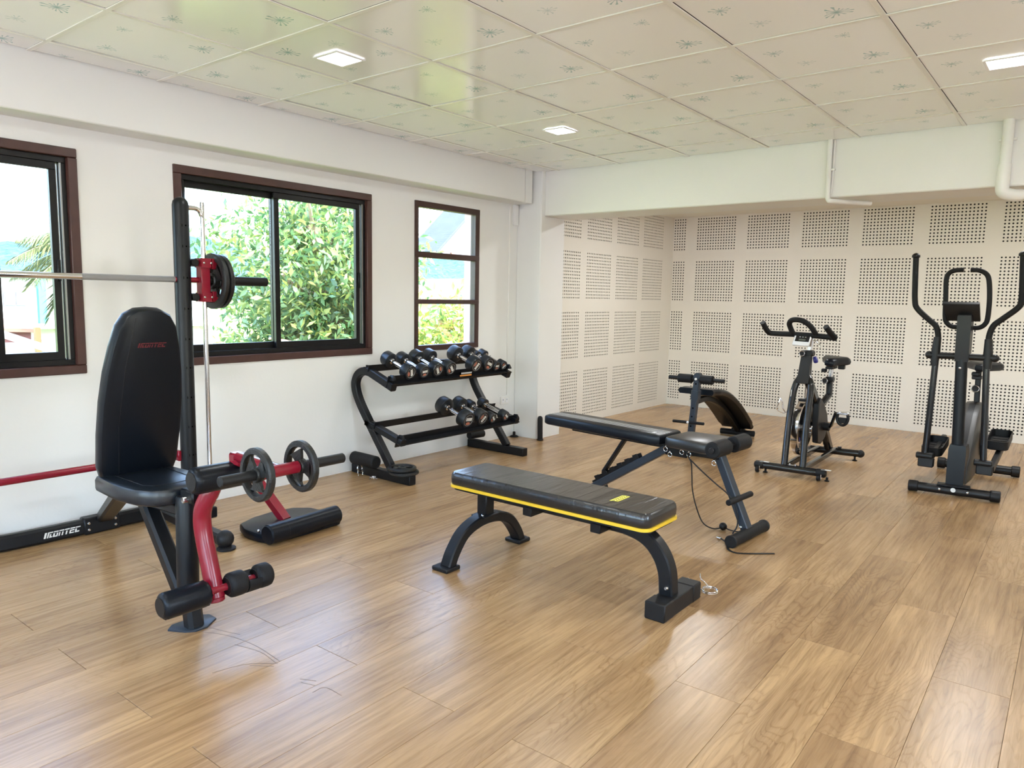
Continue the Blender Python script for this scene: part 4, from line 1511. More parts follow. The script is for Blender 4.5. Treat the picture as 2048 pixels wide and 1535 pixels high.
N = 14
ctl = smooth_path([(1.592, 5.12, .512), (1.588, 5.32, .500), (1.580, 5.55, .438), (1.570, 5.80, .322), (1.560, 6.02, .190), (1.552, 6.18, .088)], 4)
bdm = MB()
rg = []
for i, c in enumerate(ctl):
    t0 = (ctl[min(i + 1, len(ctl) - 1)] - ctl[max(i - 1, 0)]).normalized()
    nr = Vector((0, -t0.z, t0.y)).normalized()
    if nr.z < 0:
        nr = -nr
    w = .150 if 1 < i < len(ctl) - 2 else .138
    sd_ = Vector((1, 0, 0))
    th = .024
    wl_ = w + .035
    rg.append([c + sd_ * (-wl_) + nr * 0, c + sd_ * (-wl_ + .012) - nr * th * .7, c + sd_ * (w - .012) - nr * th * .7, c + sd_ * w, c + sd_ * w + nr * .018, c + sd_ * (w - .014) + nr * .032, c + sd_ * (-wl_ + .014) + nr * .032, c + sd_ * (-wl_) + nr * .018])
su.part('board', bdm.rings(rg), 'leather')
su.part('rear_foot', MB().cyl((1.385, 6.150, .030), (1.700, 6.200, .030), .028, 20, .004), 'foam')
su.part('rear_bracket', MB().box((1.555, 6.165, .062), (.12, .05, .03), b=.004), 'paint')
for (a, b_) in ((5.55, .425), (5.85, .29)):
    su.part('screw', MB().ball((1.50, a, b_ - .012), .006, 8), 'steel')

# ---------------- exercise bike ---------------------------------------------------
bkx = 2.46
ek = Thing('exercise_bike', 'black indoor cycling bike with chrome flywheel and white console', 'exercise bike', (bkx, 5.25, 0))
fs_ = ek.part('front_stabiliser', MB().cyl((2.222, 4.835, .055), (2.690, 4.865, .055), .027, 20, .006), 'gloss')
for s, xx in ((-1, 2.235), (1, 2.668)):
    yy = 4.835 if s < 0 else 4.864
    ek.part('end_cap', MB().cyl((xx - .03, yy, .055), (xx + .045, yy, .055), .030, 18, .010), 'rubber')
    ek.part('transport_wheel', MB().cyl((xx - .012, yy - .022, .024), (xx + .012, yy - .022, .024), .024, 18, .004), 'rubber')
    ek.part('wheel_bracket', MB().box((xx + .018, yy - .015, .034), (.004, .04, .036), b=.001), 'chrome')
    ek.part('foot_pad', MB().lathe([(.016, 0), (.018, .006), (.008, .010), (.008, .030)], Matrix.Translation((xx + .05, yy + .01, 0)), 14), 'rubber')
    ek.part('sticker', MB().bar([(xx + .01, yy, .0825), (xx + .075, yy + .004, .0825)], .030, .0015, b=.0003), 'white_print')
ek.part('rear_stabiliser', MB().cyl((2.300, 5.70, .062), (2.725, 5.765, .062), .028, 20, .006), 'gloss')
ek.part('end_cap', MB().ball((2.728, 5.766, .062), .032, 16), 'rubber')
ek.part('end_cap', MB().ball((2.298, 5.70, .062), .032, 16), 'rubber')
for xx, yy in ((2.69, 5.76), (2.34, 5.706)):
    ek.part('foot_pad', MB().lathe([(.018, 0), (.020, .006), (.008, .012), (.008, .036)], Matrix.Translation((xx, yy, 0)), 14), 'rubber')
ek.part('adjuster', MB().box((2.575, 5.735, .098), (.03, .02, .012), b=.003), 'rubber')
# base rails
ek.part('base_rail', MB().bar([(2.545, 4.87, .062), (2.545, 5.735, .075)], .032, .040, b=.006), 'gloss')
ek.part('base_rail', MB().bar([(2.415, 4.86, .062), (2.415, 5.715, .075)], .032, .040, b=.006), 'gloss')
ek.part('base_plate', MB().box((2.48, 4.885, .066), (.10, .07, .012), b=.003), 'chrome')
for xx in (2.455, 2.495):
    ek.part('bolt', MB().cyl((xx, 4.86, .070), (xx, 4.86, .092), .007, 12, .002), 'chrome')
# fork legs
ek.part('fork_leg', MB().tube(smooth_path([(2.414, 4.862, .065), (2.400, 4.94, .30), (2.390, 5.03, .55), (2.400, 5.07, .665), (2.432, 5.095, .725)], 5), .024, 16), 'gloss')
ek.part('fork_leg', MB().tube(smooth_path([(2.545, 4.868, .065), (2.528, 4.94, .30), (2.515, 5.03, .55), (2.506, 5.07, .665), (2.472, 5.095, .725)], 5), .024, 16), 'gloss')
nk = MB().slab([(-.043, -.032), (.043, -.032), (.043, .032), (-.043, .032)], [(-.004, -.01), (0, .0), (.008, .19), (.010, .21)], frame_m((2.452, 5.075, .675), (1, 0, 0), (0, 1, -.18)))
ek.part('head_tube', nk, 'plastic')
ek.part('clamp', MB().box((2.455, 5.125, .893), (.088, .076, .046), b=.010), 'plastic')
kn = ek.part('clamp_knob', MB().cyl((2.432, 5.083, .893), (2.430, 5.063, .892), .022, 18, .003), 'plastic')
ek.part('knob_ring', MB().torus((2.430, 5.062, .892), (-.1, -1, 0), .019, .0025, 20, 6), 'steel', parent=kn)
ek.part('handlebar_post', MB().bar([(2.458, 5.128, .90), (2.475, 5.135, 1.02)], .040, .028, up=(0, 1, 0), b=.008), 'chrome')
ek.part('brake_lever', MB().tube(smooth_path([(2.497, 5.10, .992), (2.522, 5.09, .985), (2.545, 5.08, .965), (2.553, 5.075, .945)], 5), .006, 8), 'chrome')
ek.part('resistance_knob', MB().cyl((2.487, 5.16, .840), (2.515, 5.165, .848), .026, 18, .006), 'blue_decal')
# handlebar
ek.part('handlebar', MB().tube(smooth_path([(2.137, 5.02, 1.113), (2.148, 5.055, 1.070), (2.166, 5.09, 1.036), (2.21, 5.10, 1.030), (2.34, 5.11, 1.030), (2.50, 5.115, 1.026), (2.60, 5.115, 1.020), (2.652, 5.11, 1.014)], 5), .0200, 16), 'foam')
ek.part('handlebar_horn', MB().tube(smooth_path([(2.646, 5.112, 1.014), (2.630, 5.09, 1.038), (2.612, 5.05, 1.070), (2.598, 5.02, 1.100)], 5), .0205, 16), 'foam')
ek.part('handlebar_loop', MB().tube(smooth_path([(2.345, 5.105, 1.030), (2.330, 5.08, 1.075), (2.326, 5.055, 1.112), (2.350, 5.035, 1.138), (2.395, 5.03, 1.142), (2.440, 5.035, 1.130), (2.480, 5.06, 1.095), (2.508, 5.10, 1.040)], 5), .0195, 16), 'foam')
cm = frame_m((2.432, 5.030, .986), (1, 0, -.03), (.12, .55, .8))
cs = ek.part('console', MB().box((0, 0, 0), (.122, .082, .022), cm, b=.006), 'white_plastic')
ek.part('display', MB().box((.004, .014, .0112), (.100, .050, .002), cm), 'screen', parent=cs)
ek.part('lcd', MB().box((.004, .004, .0125), (.050, .014, .001), cm), 'lcd', parent=cs)
for k in range(3):
    ek.part('button', MB().box((-.016 + k * .020, .028, .0125), (.010, .006, .001), cm), 'grey_print', parent=cs)
# flywheel
fwm = Matrix.Translation((2.425, 5.215, .310)) @ Matrix.Rotation(math.radians(90), 4, 'Y')
fl = MB()
prof = [(.165, -.026), (.205, -.029), (.212, -.024), (.212, .024), (.205, .029), (.165, .026)]
rg = []
for j in range(48):
    a = 2 * math.pi * j / 48
    rg.append([fwm @ Vector((r * math.cos(a), r * math.sin(a), z)) for r, z in prof])
fw_ = ek.part('flywheel', fl.rings(rg, closed_path=True), 'chrome')
ek.part('web', MB().lathe([(.03, -.010), (.172, -.006), (.172, .006), (.03, .010)], fwm, 40), 'gloss', parent=fw_)
ek.part('decal', MB().box((2.4325, 5.12, .20), (.001, .05, .09)), 'blue_decal', parent=fw_)
ek.part('hub', MB().cyl((2.378, 5.215, .310), (2.50, 5.215, .310), .026, 18, .004), 'steel', parent=fw_)
ek.part('brake_pad', MB().box((2.452, 5.135, .535), (.085, .05, .020), b=.004), 'plastic')
ek.part('brake_rod', MB().tube([(2.455, 5.14, .535), (2.462, 5.12, .70)], .010, 10), 'chrome')
# chain guard and frame
cg = [(5.27, .195), (5.36, .175), (5.46, .215), (5.52, .310), (5.48, .400), (5.38, .490), (5.29, .545), (5.24, .50), (5.23, .34)]
gm = Matrix(((0, 0, 1, 2.508), (1, 0, 0, 0), (0, 1, 0, 0), (0, 0, 0, 1)))
ek.part('chain_guard', MB().slab(cg, [(.006, -.022), (0, -.016), (0, .016), (.006, .022)], gm), 'plastic')
ek.part('main_frame', MB().bar(smooth_path([(2.475, 5.09, .70), (2.485, 5.19, .60), (2.490, 5.33, .47), (2.490, 5.46, .36)], 5), .050, .070, up=(0, 1, 1), b=.012), 'gloss')
ek.part('rear_post', MB().bar([(2.492, 5.735, .075), (2.490, 5.55, .275), (2.490, 5.44, .40)], .055, .065, up=(0, 1, 0), b=.010), 'gloss')
ek.part('seat_tube', MB().bar([(2.480, 5.42, .36), (2.478, 5.47, .46), (2.512, 5.555, .545), (2.508, 5.565, .665)], .045, .050, up=(0, 1, 0), b=.010), 'gloss')
ek.part('seat_clamp', MB().box((2.508, 5.563, .668), (.060, .066, .040), b=.008), 'plastic')
kn = ek.part('clamp_knob', MB().cyl((2.488, 5.528, .658), (2.484, 5.508, .657), .024, 18, .003), 'plastic')
ek.part('knob_ring', MB().torus((2.484, 5.507, .657), (-.1, -1, 0), .021, .0025, 20, 6), 'steel', parent=kn)
ek.part('seat_post', MB().bar([(2.508, 5.565, .66), (2.512, 5.570, .755)], .034, .034, up=(0, 1, 0), b=.008), 'chrome')
ek.part('seat_slider', MB().box((2.512, 5.57, .762), (.055, .15, .022), b=.004), 'plastic')
ek.part('seat_slider_knob', MB().box((2.462, 5.555, .735), (.04, .03, .03), b=.006), 'rubber')
so_ = [(-.035, -.115), (0, -.125), (.035, -.115), (.055, -.03), (.100, .055), (.108, .10), (.085, .135), (0, .142), (-.085, .135), (-.108, .10), (-.100, .055), (-.055, -.03)]
ek.part('saddle', MB().slab(so_, [(.018, -.030), (.004, -.022), (0, -.004), (.006, .018), (.022, .030), (.045, .033)], frame_m((2.525, 5.56, .812), (1, 0, -.06), (0, 1, .05))), 'leather')
ek.part('saddle_bumper', MB().box((2.575, 5.62, .765), (.05, .04, .035), b=.006), 'plastic')
# cranks and pedals
ek.part('bottom_bracket', MB().cyl((2.420, 5.40, .310), (2.575, 5.40, .310), .032, 20, .005), 'rubber')
ek.part('crank', MB().bar([(2.572, 5.40, .310), (2.590, 5.375, .325), (2.625, 5.35, .435)], .020, .028, up=(0, 1, 0), b=.005), 'gloss')
pdl = ek.part('pedal', MB().box((2.682, 5.35, .437), (.088, .070, .020), b=.005), 'steel')
ek.part('toe_cage', MB().tube(smooth_path([(2.645, 5.33, .430), (2.642, 5.33, .395), (2.655, 5.33, .360), (2.682, 5.335, .345), (2.708, 5.33, .360), (2.720, 5.33, .395), (2.716, 5.33, .430)], 4), .011, 10), 'rubber', parent=pdl)
ek.part('toe_strap', MB().box((2.682, 5.335, .382), (.060, .012, .045), b=.004), 'rubber', parent=pdl)
ek.part('crank', MB().bar([(2.425, 5.40, .310), (2.410, 5.42, .25), (2.395, 5.45, .185)], .020, .028, up=(0, 1, 0), b=.005), 'gloss')
pdl = ek.part('pedal', MB().box((2.345, 5.45, .185), (.088, .070, .020), b=.005), 'steel')
ek.part('toe_cage', MB().tube(smooth_path([(2.310, 5.42, .19), (2.310, 5.40, .23), (2.345, 5.39, .25), (2.38, 5.40, .23), (2.38, 5.42, .19)], 4), .009, 10), 'rubber', parent=pdl)
ek.part('bottle_cage', MB().tube(smooth_path([(2.385, 5.02, .62), (2.378, 5.01, .50), (2.360, 4.985, .447), (2.322, 4.96, .455), (2.308, 4.95, .475), (2.318, 4.95, .52), (2.328, 4.955, .556)], 5), .0045, 8), 'chrome')
ek.part('bottle_cage', MB().tube(smooth_path([(2.360, 4.985, .447), (2.345, 4.965, .480), (2.342, 4.96, .520), (2.330, 4.955, .556)], 5), .0045, 8), 'chrome')

# ---------------- elliptical trainer ---------------------------------------------
el = Thing('elliptical_trainer', 'black elliptical cross trainer with tall swing handles at the right', 'elliptical trainer', (3.48, 5.5, 0))
el.part('front_stabiliser', MB().cyl((3.225, 5.010, .038), (3.735, 5.055, .038), .030, 22, .004), 'plastic')
for (a, b_) in (((3.215, 5.009, .038), (3.275, 5.0145, .038)), ((3.685, 5.0505, .038), (3.745, 5.056, .038))):
    el.part('end_cap', MB().cyl(a, b_, .037, 22, .005), 'rubber')
el.part('stabiliser_cap', MB().bar([(3.385, 5.03, .072), (3.575, 5.047, .072)], .075, .012, b=.004), 'paint')
for xx in (3.405, 3.565):
    el.part('bolt', MB().ball((xx, 5.030 + (xx - 3.48) * .09 - .030, .044), .010, 10), 'steel')
el.part('sticker', MB().cyl((3.483, 5.0025, .048), (3.483, 5.0015, .048), .015, 18), 'white_print')
el.part('rear_stabiliser', MB().cyl((3.262, 5.955, .045), (3.775, 5.985, .045), .033, 22, .004), 'plastic')
for (a, b_) in (((3.250, 5.954, .045), (3.305, 5.957, .045)), ((3.730, 5.982, .045), (3.785, 5.986, .045))):
    el.part('end_cap', MB().cyl(a, b_, .042, 22, .005), 'rubber')
el.part('mast_base', MB().slab([(-.058, -.050), (.045, -.050), (.050, .07), (-.058, .07)], [(0, 0), (0, .24), (.006, .275)], Matrix.Translation((3.488, 5.09, .070))), 'paint')
el.part('mast', MB().tube([(3.475, 5.10, .30), (3.463, 5.11, .62), (3.450, 5.12, .93)], .036, 20), 'paint')
el.part('bolt', MB().ball((3.449, 5.088, .858), .011, 10), 'steel')
mh = MB().slab([(-.040, -.045), (.040, -.045), (.046, .030), (.030, .055), (-.030, .055), (-.046, .030)], [(0, 0), (.0, .30), (.005, .31)], frame_m((3.452, 5.13, .905), (1, 0, 0), (0, 1, .10)))
ms = el.part('mast_cover', mh, 'plastic')
el.part('recess', MB().box((3.449, 5.083, 1.04), (.030, .006, .125), b=.003), 'paint', parent=ms)
el.part('axle', MB().cyl((3.262, 5.12, .932), (3.635, 5.12, .934), .022, 20, .006), 'plastic')
for xx in (3.258, 3.636):
    el.part('axle_cap', MB().ball((xx, 5.12, .933), .026, 16), 'plastic')
for pts, xx in (([(3.128, 5.12, 1.600), (3.134, 5.12, 1.45), (3.143, 5.12, 1.30), (3.163, 5.12, 1.243), (3.236, 5.12, 1.172), (3.283, 5.12, 1.128), (3.300, 5.12, 1.070), (3.300, 5.12, 1.03)], 3.128),
                ([(3.734, 5.12, 1.597), (3.742, 5.12, 1.45), (3.748, 5.12, 1.312), (3.732, 5.12, 1.262), (3.655, 5.12, 1.188), (3.612, 5.12, 1.145), (3.594, 5.12, 1.085), (3.592, 5.12, 1.03)], 3.734)):
    hb = el.part('swing_handle', MB().tube(smooth_path(pts, 5), .0185, 16), 'foam')
    el.part('handle_knob', MB().tube([(xx, 5.12, 1.588), (xx, 5.12, 1.592), (xx, 5.12, 1.606), (xx, 5.12, 1.617), (xx, 5.12, 1.621)], [.018, .026, .025, .014, .003], 18), 'rubber', parent=hb)
for xt, xb in ((3.299, 3.286), (3.592, 3.628)):
    el.part('handle_socket', MB().tube([(xt, 5.12, 1.055), (xt - (.004 if xt < 3.4 else -.004), 5.12, .955), (xt - (.006 if xt < 3.4 else -.006), 5.12, .86)], [.023, .028, .024], 16), 'plastic')
    el.part('swing_arm', MB().tube([(xt, 5.12, .90), (xb, 5.10, .245)], .0205, 16), 'gloss')
    el.part('arm_pivot', MB().cyl((xb - .052, 5.09, .240), (xb + .052, 5.09, .240), .022, 18, .005), 'plastic')
    el.part('arm_shoe', MB().box((xb + .012, 5.09, .197), (.095, .055, .062), b=.006), 'plastic')
for xp, yt, zt in ((3.300, 5.42, .262), (3.675, 5.50, .345)):
    el.part('pedal_rail', MB().bar([(xp, 5.09, .205), (xp + .015, 5.45, .240 if xp < 3.4 else .285), (xp, 5.80, .27 if xp < 3.4 else .33)], .035, .045, b=.006), 'plastic')
    pm = frame_m((xp, yt, zt - .03), (1, 0, 0), (0, 1, .12))
    tr = MB()
    out = rrect(-.066, .066, -.17, .17, .035)
    n = len(out)
    rg = []
    for ins, z in ((.006, 0), (0, .006), (0, .062), (.006, .062), (.010, .014)):
        P = [Vector(p) for p in out]
        rg.append([pm @ Vector((p.x * (1 - ins / .066), p.y * (1 - ins / .17), z)) for p in P])
    tr.rings(rg)
    pdl = el.part('pedal', tr, 'rubber')
    for k in range(4):
        el.part('tread_strip', MB().box((0, -.09 + k * .06, .0165), (.085, .016, .005), pm), 'grey_plastic', parent=pdl)
# drive housing
hm = Matrix(((0, 0, 1, 3.490), (1, 0, 0, 0), (0, 1, 0, 0), (0, 0, 0, 1)))
ho = [(5.10, .075), (5.30, .06), (5.55, .070), (5.82, .10), (5.96, .19), (6.00, .31), (5.95, .43), (5.84, .53), (5.70, .575), (5.56, .570), (5.42, .50), (5.25, .33), (5.10, .20)]
hs = el.part('drive_housing', MB().slab(ho, [(.020, -.062), (.004, -.050), (0, -.035), (0, .035), (.004, .050), (.020, .062)], hm), 'grey_plastic')
el.part('housing_band', MB().slab([(a, b_) for a, b_ in ho], [(-.002, -.020), (-.002, .020)], hm), 'plastic', parent=hs)
el.part('crank_disc', MB().cyl((3.555, 5.74, .33), (3.572, 5.74, .33), .155, 32, .006), 'plastic')
el.part('crank_disc', MB().cyl((3.425, 5.74, .33), (3.408, 5.74, .33), .155, 32, .006), 'plastic')
# console and fixed handles
cm = frame_m((3.430, 5.105, 1.232), (1, 0, .0), (.04, -.45, .80))
cs = el.part('console', MB().slab([(-.083, -.068), (.105, -.068), (.098, .066), (-.112, .066)], [(.010, -.020), (0, -.012), (0, .012), (.006, .016)], frame_m((3.430, 5.100, 1.232), (1, 0, 0), (0, -.50, .82))), 'plastic')
for pts in ([(3.408, 5.15, 1.506), (3.365, 5.15, 1.503), (3.330, 5.15, 1.485), (3.316, 5.15, 1.440), (3.322, 5.15, 1.32), (3.328, 5.15, 1.195), (3.340, 5.15, 1.155), (3.370, 5.15, 1.130), (3.415, 5.15, 1.126)],
            [(3.458, 5.15, 1.505), (3.500, 5.15, 1.502), (3.540, 5.15, 1.480), (3.560, 5.15, 1.435), (3.572, 5.15, 1.32), (3.572, 5.15, 1.195), (3.560, 5.15, 1.152), (3.530, 5.15, 1.128), (3.485, 5.15, 1.125)]):
    hb = el.part('fixed_handle', MB().tube(smooth_path(pts, 5), .0155, 14), 'foam')
    el.part('handle_end', MB().cyl(pts[0], (pts[0][0] + (.006 if pts[0][0] < 3.43 else -.006), 5.15, pts[0][2]), .0165, 14, .002), 'rubber', parent=hb)
# seat of the trainer
el.part('seat_post', MB().bar([(3.500, 5.70, .54), (3.492, 5.72, .80)], .036, .036, up=(0, 1, 0), b=.006), 'paint')
kn = el.part('seat_knob', MB().cyl((3.487, 5.690, .672), (3.486, 5.668, .671), .028, 20, .003), 'plastic')
el.part('knob_ring', MB().torus((3.486, 5.667, .671), (0, -1, 0), .024, .003, 20, 6), 'steel', parent=kn)
el.part('seat_slider', MB().box((3.487, 5.70, .752), (.062, .06, .028), b=.005), 'plastic')
el.part('slider_lever', MB().box((3.478, 5.685, .778), (.05, .04, .03), b=.006), 'plastic')
so_ = [(-.040, -.10), (0, -.11), (.040, -.10), (.065, -.02), (.118, .06), (.122, .10), (.09, .13), (0, .14), (-.09, .13), (-.122, .10), (-.118, .06), (-.065, -.02)]
el.part('saddle', MB().slab(so_, [(.018, -.028), (.004, -.020), (0, -.002), (.006, .018), (.022, .028), (.045, .031)], frame_m((3.515, 5.72, .832), (1, 0, -.03), (0, 1, .04))), 'leather')

# ================================================================== OUTSIDE
GZ = -3.2
struct('ground', MB().box((-302.5, 150, GZ - .05), (605, 900, .1)), 'grass')
struct('neutral_bounce_ground', MB().box((60.0, 150, GZ - .05), (120, 900, .1)), 'bounce_ground')  # unseen neutral ground, added to keep green bounce light out of the room
# hills
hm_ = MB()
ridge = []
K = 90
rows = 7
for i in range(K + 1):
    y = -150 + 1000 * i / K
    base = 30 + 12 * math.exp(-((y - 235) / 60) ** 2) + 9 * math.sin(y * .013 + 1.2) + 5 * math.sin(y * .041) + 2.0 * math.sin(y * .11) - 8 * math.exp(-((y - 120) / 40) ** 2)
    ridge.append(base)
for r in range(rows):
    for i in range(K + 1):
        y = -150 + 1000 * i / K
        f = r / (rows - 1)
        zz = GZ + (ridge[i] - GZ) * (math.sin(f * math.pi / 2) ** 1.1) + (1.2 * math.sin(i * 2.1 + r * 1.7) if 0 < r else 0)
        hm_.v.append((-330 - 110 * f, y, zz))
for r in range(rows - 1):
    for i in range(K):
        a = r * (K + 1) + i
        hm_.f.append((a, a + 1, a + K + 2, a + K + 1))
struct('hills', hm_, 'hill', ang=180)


def leaf_cloud(clusters, per, size, spread, seed, fold=.25, up=.35):
    """numpy leaf cards, folded along the midrib."""
    g = np.random.default_rng(seed)
    C = np.repeat(np.asarray(clusters, float), per, axis=0)
    n = len(C)
    off = g.normal(size=(n, 3)) * spread
    P = C + off
    d = g.normal(size=(n, 3))
    d[:, 2] -= .25
    d /= np.linalg.norm(d, axis=1, keepdims=True)
    nr = g.normal(size=(n, 3))
    nr[:, 2] = np.abs(nr[:, 2]) + up
    nr -= d * np.sum(nr * d, axis=1, keepdims=True)
    nr /= np.linalg.norm(nr, axis=1, keepdims=True)
    sd_ = np.cross(d, nr)
    L = size * g.uniform(.65, 1.25, (n, 1))
    W = L * g.uniform(.32, .46, (n, 1)) / 2
    b0 = P
    tip = P + d * L
    midp = P + d * L * .48
    l_ = midp + sd_ * W + nr * W * fold
    r_ = midp - sd_ * W + nr * W * fold
    vs_ = np.stack([b0, l_, tip, r_], 1).reshape(-1, 3)
    idx = np.arange(n)[:, None] * 4
    fs = np.concatenate([idx + [0, 1, 2], idx + [0, 2, 3]], 1).reshape(-1, 3)
    return vs_, fs


def foliage(th, vs_, fs, material):
    me = bpy.data.meshes.new('foliage')
    o3 = np.array(th.origin)
    vs_ = (vs_ - o3).astype(np.float32)
    me.vertices.add(len(vs_))
    me.vertices.foreach_set('co', vs_.ravel())
    nf = len(fs)
    me.loops.add(nf * 3)
    me.loops.foreach_set('vertex_index', fs.astype(np.int32).ravel())
    me.polygons.add(nf)
    me.polygons.foreach_set('loop_start', np.arange(0, nf * 3, 3, dtype=np.int32))
    me.update(calc_edges=True)
    me.materials.append(MAT[material])
    o = bpy.data.objects.new('foliage', me)
    COL.objects.link(o)
    o.parent = th.o
    o['kind'] = 'stuff'
    return o


def ellipsoid_pts(c, r, n, seed, shell=.55, cut=None):
    g = np.random.default_rng(seed)
    out = []
    while len(out) < n:
        d = g.normal(size=3)
        d /= np.linalg.norm(d)
        k = shell + (1 - shell) * g.random() ** .6
        k *= 1 + .16 * math.sin(4 * d[0] + seed) * math.cos(5 * d[1] - seed) + .10 * math.sin(7 * d[2])
        p = np.array(c) + d * k * np.array(r)
        if cut is None or cut(p):
            out.append(p)
    return out


tree = Thing('broadleaf_tree', 'tall leafy green tree filling most of the middle window', 'tree', (-4.6, 6.1, GZ))
tk = MB()
tk.tube(smooth_path([(-4.6, 6.2, GZ), (-4.6, 6.15, -1.0), (-4.55, 6.05, .6), (-4.5, 5.92, 1.5), (-4.5, 5.82, 1.9), (-4.55, 5.74, 2.3)], 4), [.15 - .0062 * i for i in range(21)], 12)
tree.part('trunk', tk, 'bark')
for pts in ([(-4.5, 5.9, 1.7), (-4.2, 5.6, 2.1), (-3.9, 5.3, 2.5)], [(-4.5, 5.88, 1.8), (-4.3, 6.3, 2.3), (-4.1, 6.7, 2.7)], [(-4.55, 5.95, 1.2), (-4.2, 5.3, 1.35), (-3.9, 4.9, 1.5)],
            [(-4.55, 6.0, .8), (-4.1, 6.6, 1.1), (-3.8, 7.0, 1.3)], [(-4.55, 6.0, .5), (-4.2, 5.3, .6), (-3.9, 4.7, .7)]):
    tree.part('branch', MB().tube(smooth_path(pts, 4), [.055 - .005 * i for i in range(9)], 8), 'bark')
cl = ellipsoid_pts((-4.6, 6.12, 1.36), (1.30, 1.50, 1.70), 560, 3, .3) + ellipsoid_pts((-4.5, 5.30, .10), (1.0, 1.20, .75), 150, 5, .3) + ellipsoid_pts((-4.6, 6.3, -.2), (1.2, 1.3, 1.2), 150, 9, .3)
vs_, fs = leaf_cloud(cl, 36, .135, .13, 21)
foliage(tree, vs_, fs, 'leaf')

sh = Thing('flowering_shrub', 'yellow-green shrub with reddish leaves below the narrow window', 'shrub', (-3.6, 7.6, GZ))
sh.part('stem', MB().tube([(-3.6, 7.6, GZ), (-3.6, 7.55, -1.2), (-3.55, 7.6, .2)], [.09, .07, .03], 10), 'bark')
cl = ellipsoid_pts((-3.6, 7.6, -.05), (.9, 1.7, 1.15), 260, 13, .5)
vs_, fs = leaf_cloud(cl, 26, .15, .12, 22)
foliage(sh, vs_, fs, 'leaf_shrub')
for k, (x, y, z, rx, ry, rz_, lab) in enumerate(((-4.2, 4.0, -1.6, 1.3, 1.6, 1.3, 'low round green bush below the middle window'),
                                               (-4.6, 1.6, -2.2, 1.1, 1.3, 1.0, 'low round green bush below the left window'),
                                               (-16, 23, -1.0, 3.0, 4.0, 2.2, 'distant round green tree between the far roofs'))):
    t = Thing('green_bush', lab, 'bush', (x, y, GZ), group='bushes outside')
    t.part('stem', MB().tube([(x, y, GZ), (x, y, z)], [.08, .04], 8), 'bark')
    sc = rx / 1.2
    vs_, fs = leaf_cloud(ellipsoid_pts((x, y, z), (rx, ry, rz_), 160, 40 + k, .5), 26, .14 * sc, .14 * sc, 30 + k)
    foliage(t, vs_, fs, 'leaf')

# palm
pm_ = Thing('palm_tree', 'feathery palm tree seen through the left window', 'palm tree', (-7.0, 4.15, GZ))
pm_.part('trunk', MB().tube([(-7.0, 4.15, GZ), (-7.0, 4.10, -1), (-7.0, 4.02, 1.80)], [.12, .10, .085], 12), 'bark')
g = np.random.default_rng(5)
FR = [((-.05, -.98, .62), 1.15), ((.10, -.98, .30), 1.20), ((.3, -.9, -.05), 1.10), ((-.3, -.9, .05), 1.05), ((.2, -.7, -.5), 1.0), ((0, .9, .5), 1.2), ((.5, .8, .2), 1.1), ((-.6, .6, .4), 1.1), ((.8, -.1, .5), 1.1), ((-.8, -.2, .5), 1.1), ((.5, -.55, .75), 1.0), ((.3, -.8, -.75), .95)]
for d, L in FR:
    d = Vector(d).normalized()
    c0 = Vector((-7.0, 4.02, 1.85))
    pts = []
    for i in range(9):
        s = i / 8
        pts.append(c0 + d * (L * s) + Vector((0, 0, -.50 * L * s * s)))
    fr = pm_.part('frond', MB().tube(pts, [.014 - .0014 * i for i in range(9)], 6), 'leaf_palm')
    lf = MB()
    for i in range(70):
        s = .12 + .88 * i / 69
        k = min(7, int(s * 8))
        p = pts[k].lerp(pts[k + 1], s * 8 - k)
        tg = (pts[k + 1] - pts[k]).normalized()
        sd_ = tg.cross(Vector((0, 0, 1))).normalized()
        ln = .42 * math.sin(math.pi * min(1, .18 + s * .82)) + .08
        for sg in (-1, 1):
            dd = (sd_ * sg * .75 + tg * .55 + Vector((0, 0, -.35 + float(g.normal()) * .15))).normalized()
            wv = tg * .0055
            lf.add([p - wv, p + wv, p + dd * ln * .5 + wv + Vector((0, 0, .01)), p + dd * ln + Vector((0, 0, -.10 * ln)), p + dd * ln * .5 - wv], [(0, 1, 2, 3, 4)])
    o = pm_.part('leaflets', lf, 'leaf_palm', parent=fr, kind='stuff')

# white house with turquoise columns
hx = -15.0
hs_ = Thing('white_house', 'white house with turquoise columns seen through the left window', 'house', (hx, 7.2, GZ))
hs_.part('wall', MB().box((hx - 2, 7.4, (GZ + 1.50) / 2), (4, 5.4, 1.50 - GZ)), 'house_white')
hs_.part('parapet', MB().box((hx - 2, 7.4, 1.56), (4.3, 5.7, .14)), 'house_white')
hs_.part('ledge', MB().box((hx + .25, 7.4, .40), (.5, 5.6, .10)), 'house_white')
for yy in (6.02, 6.75, 8.2):
    hs_.part('column', MB().box((hx + .06, yy, .95), (.12, .16, 1.05)), 'house_cyan')
for yy in (5.50, 7.25):
    wq = hs_.part('window', MB().box((hx + .02, yy, 1.02), (.04, .46, .36)), 'roof_trim')
    for k in (-1, 1):
        hs_.part('pane', MB().box((hx + .045, yy + k * .105, 1.02), (.02, .19, .30)), 'pane_dark', parent=wq)
hs_.part('lower_wall', MB().box((hx + .02, 7.4, -1.5), (.06, 5.4, 3.2)), 'house_white')
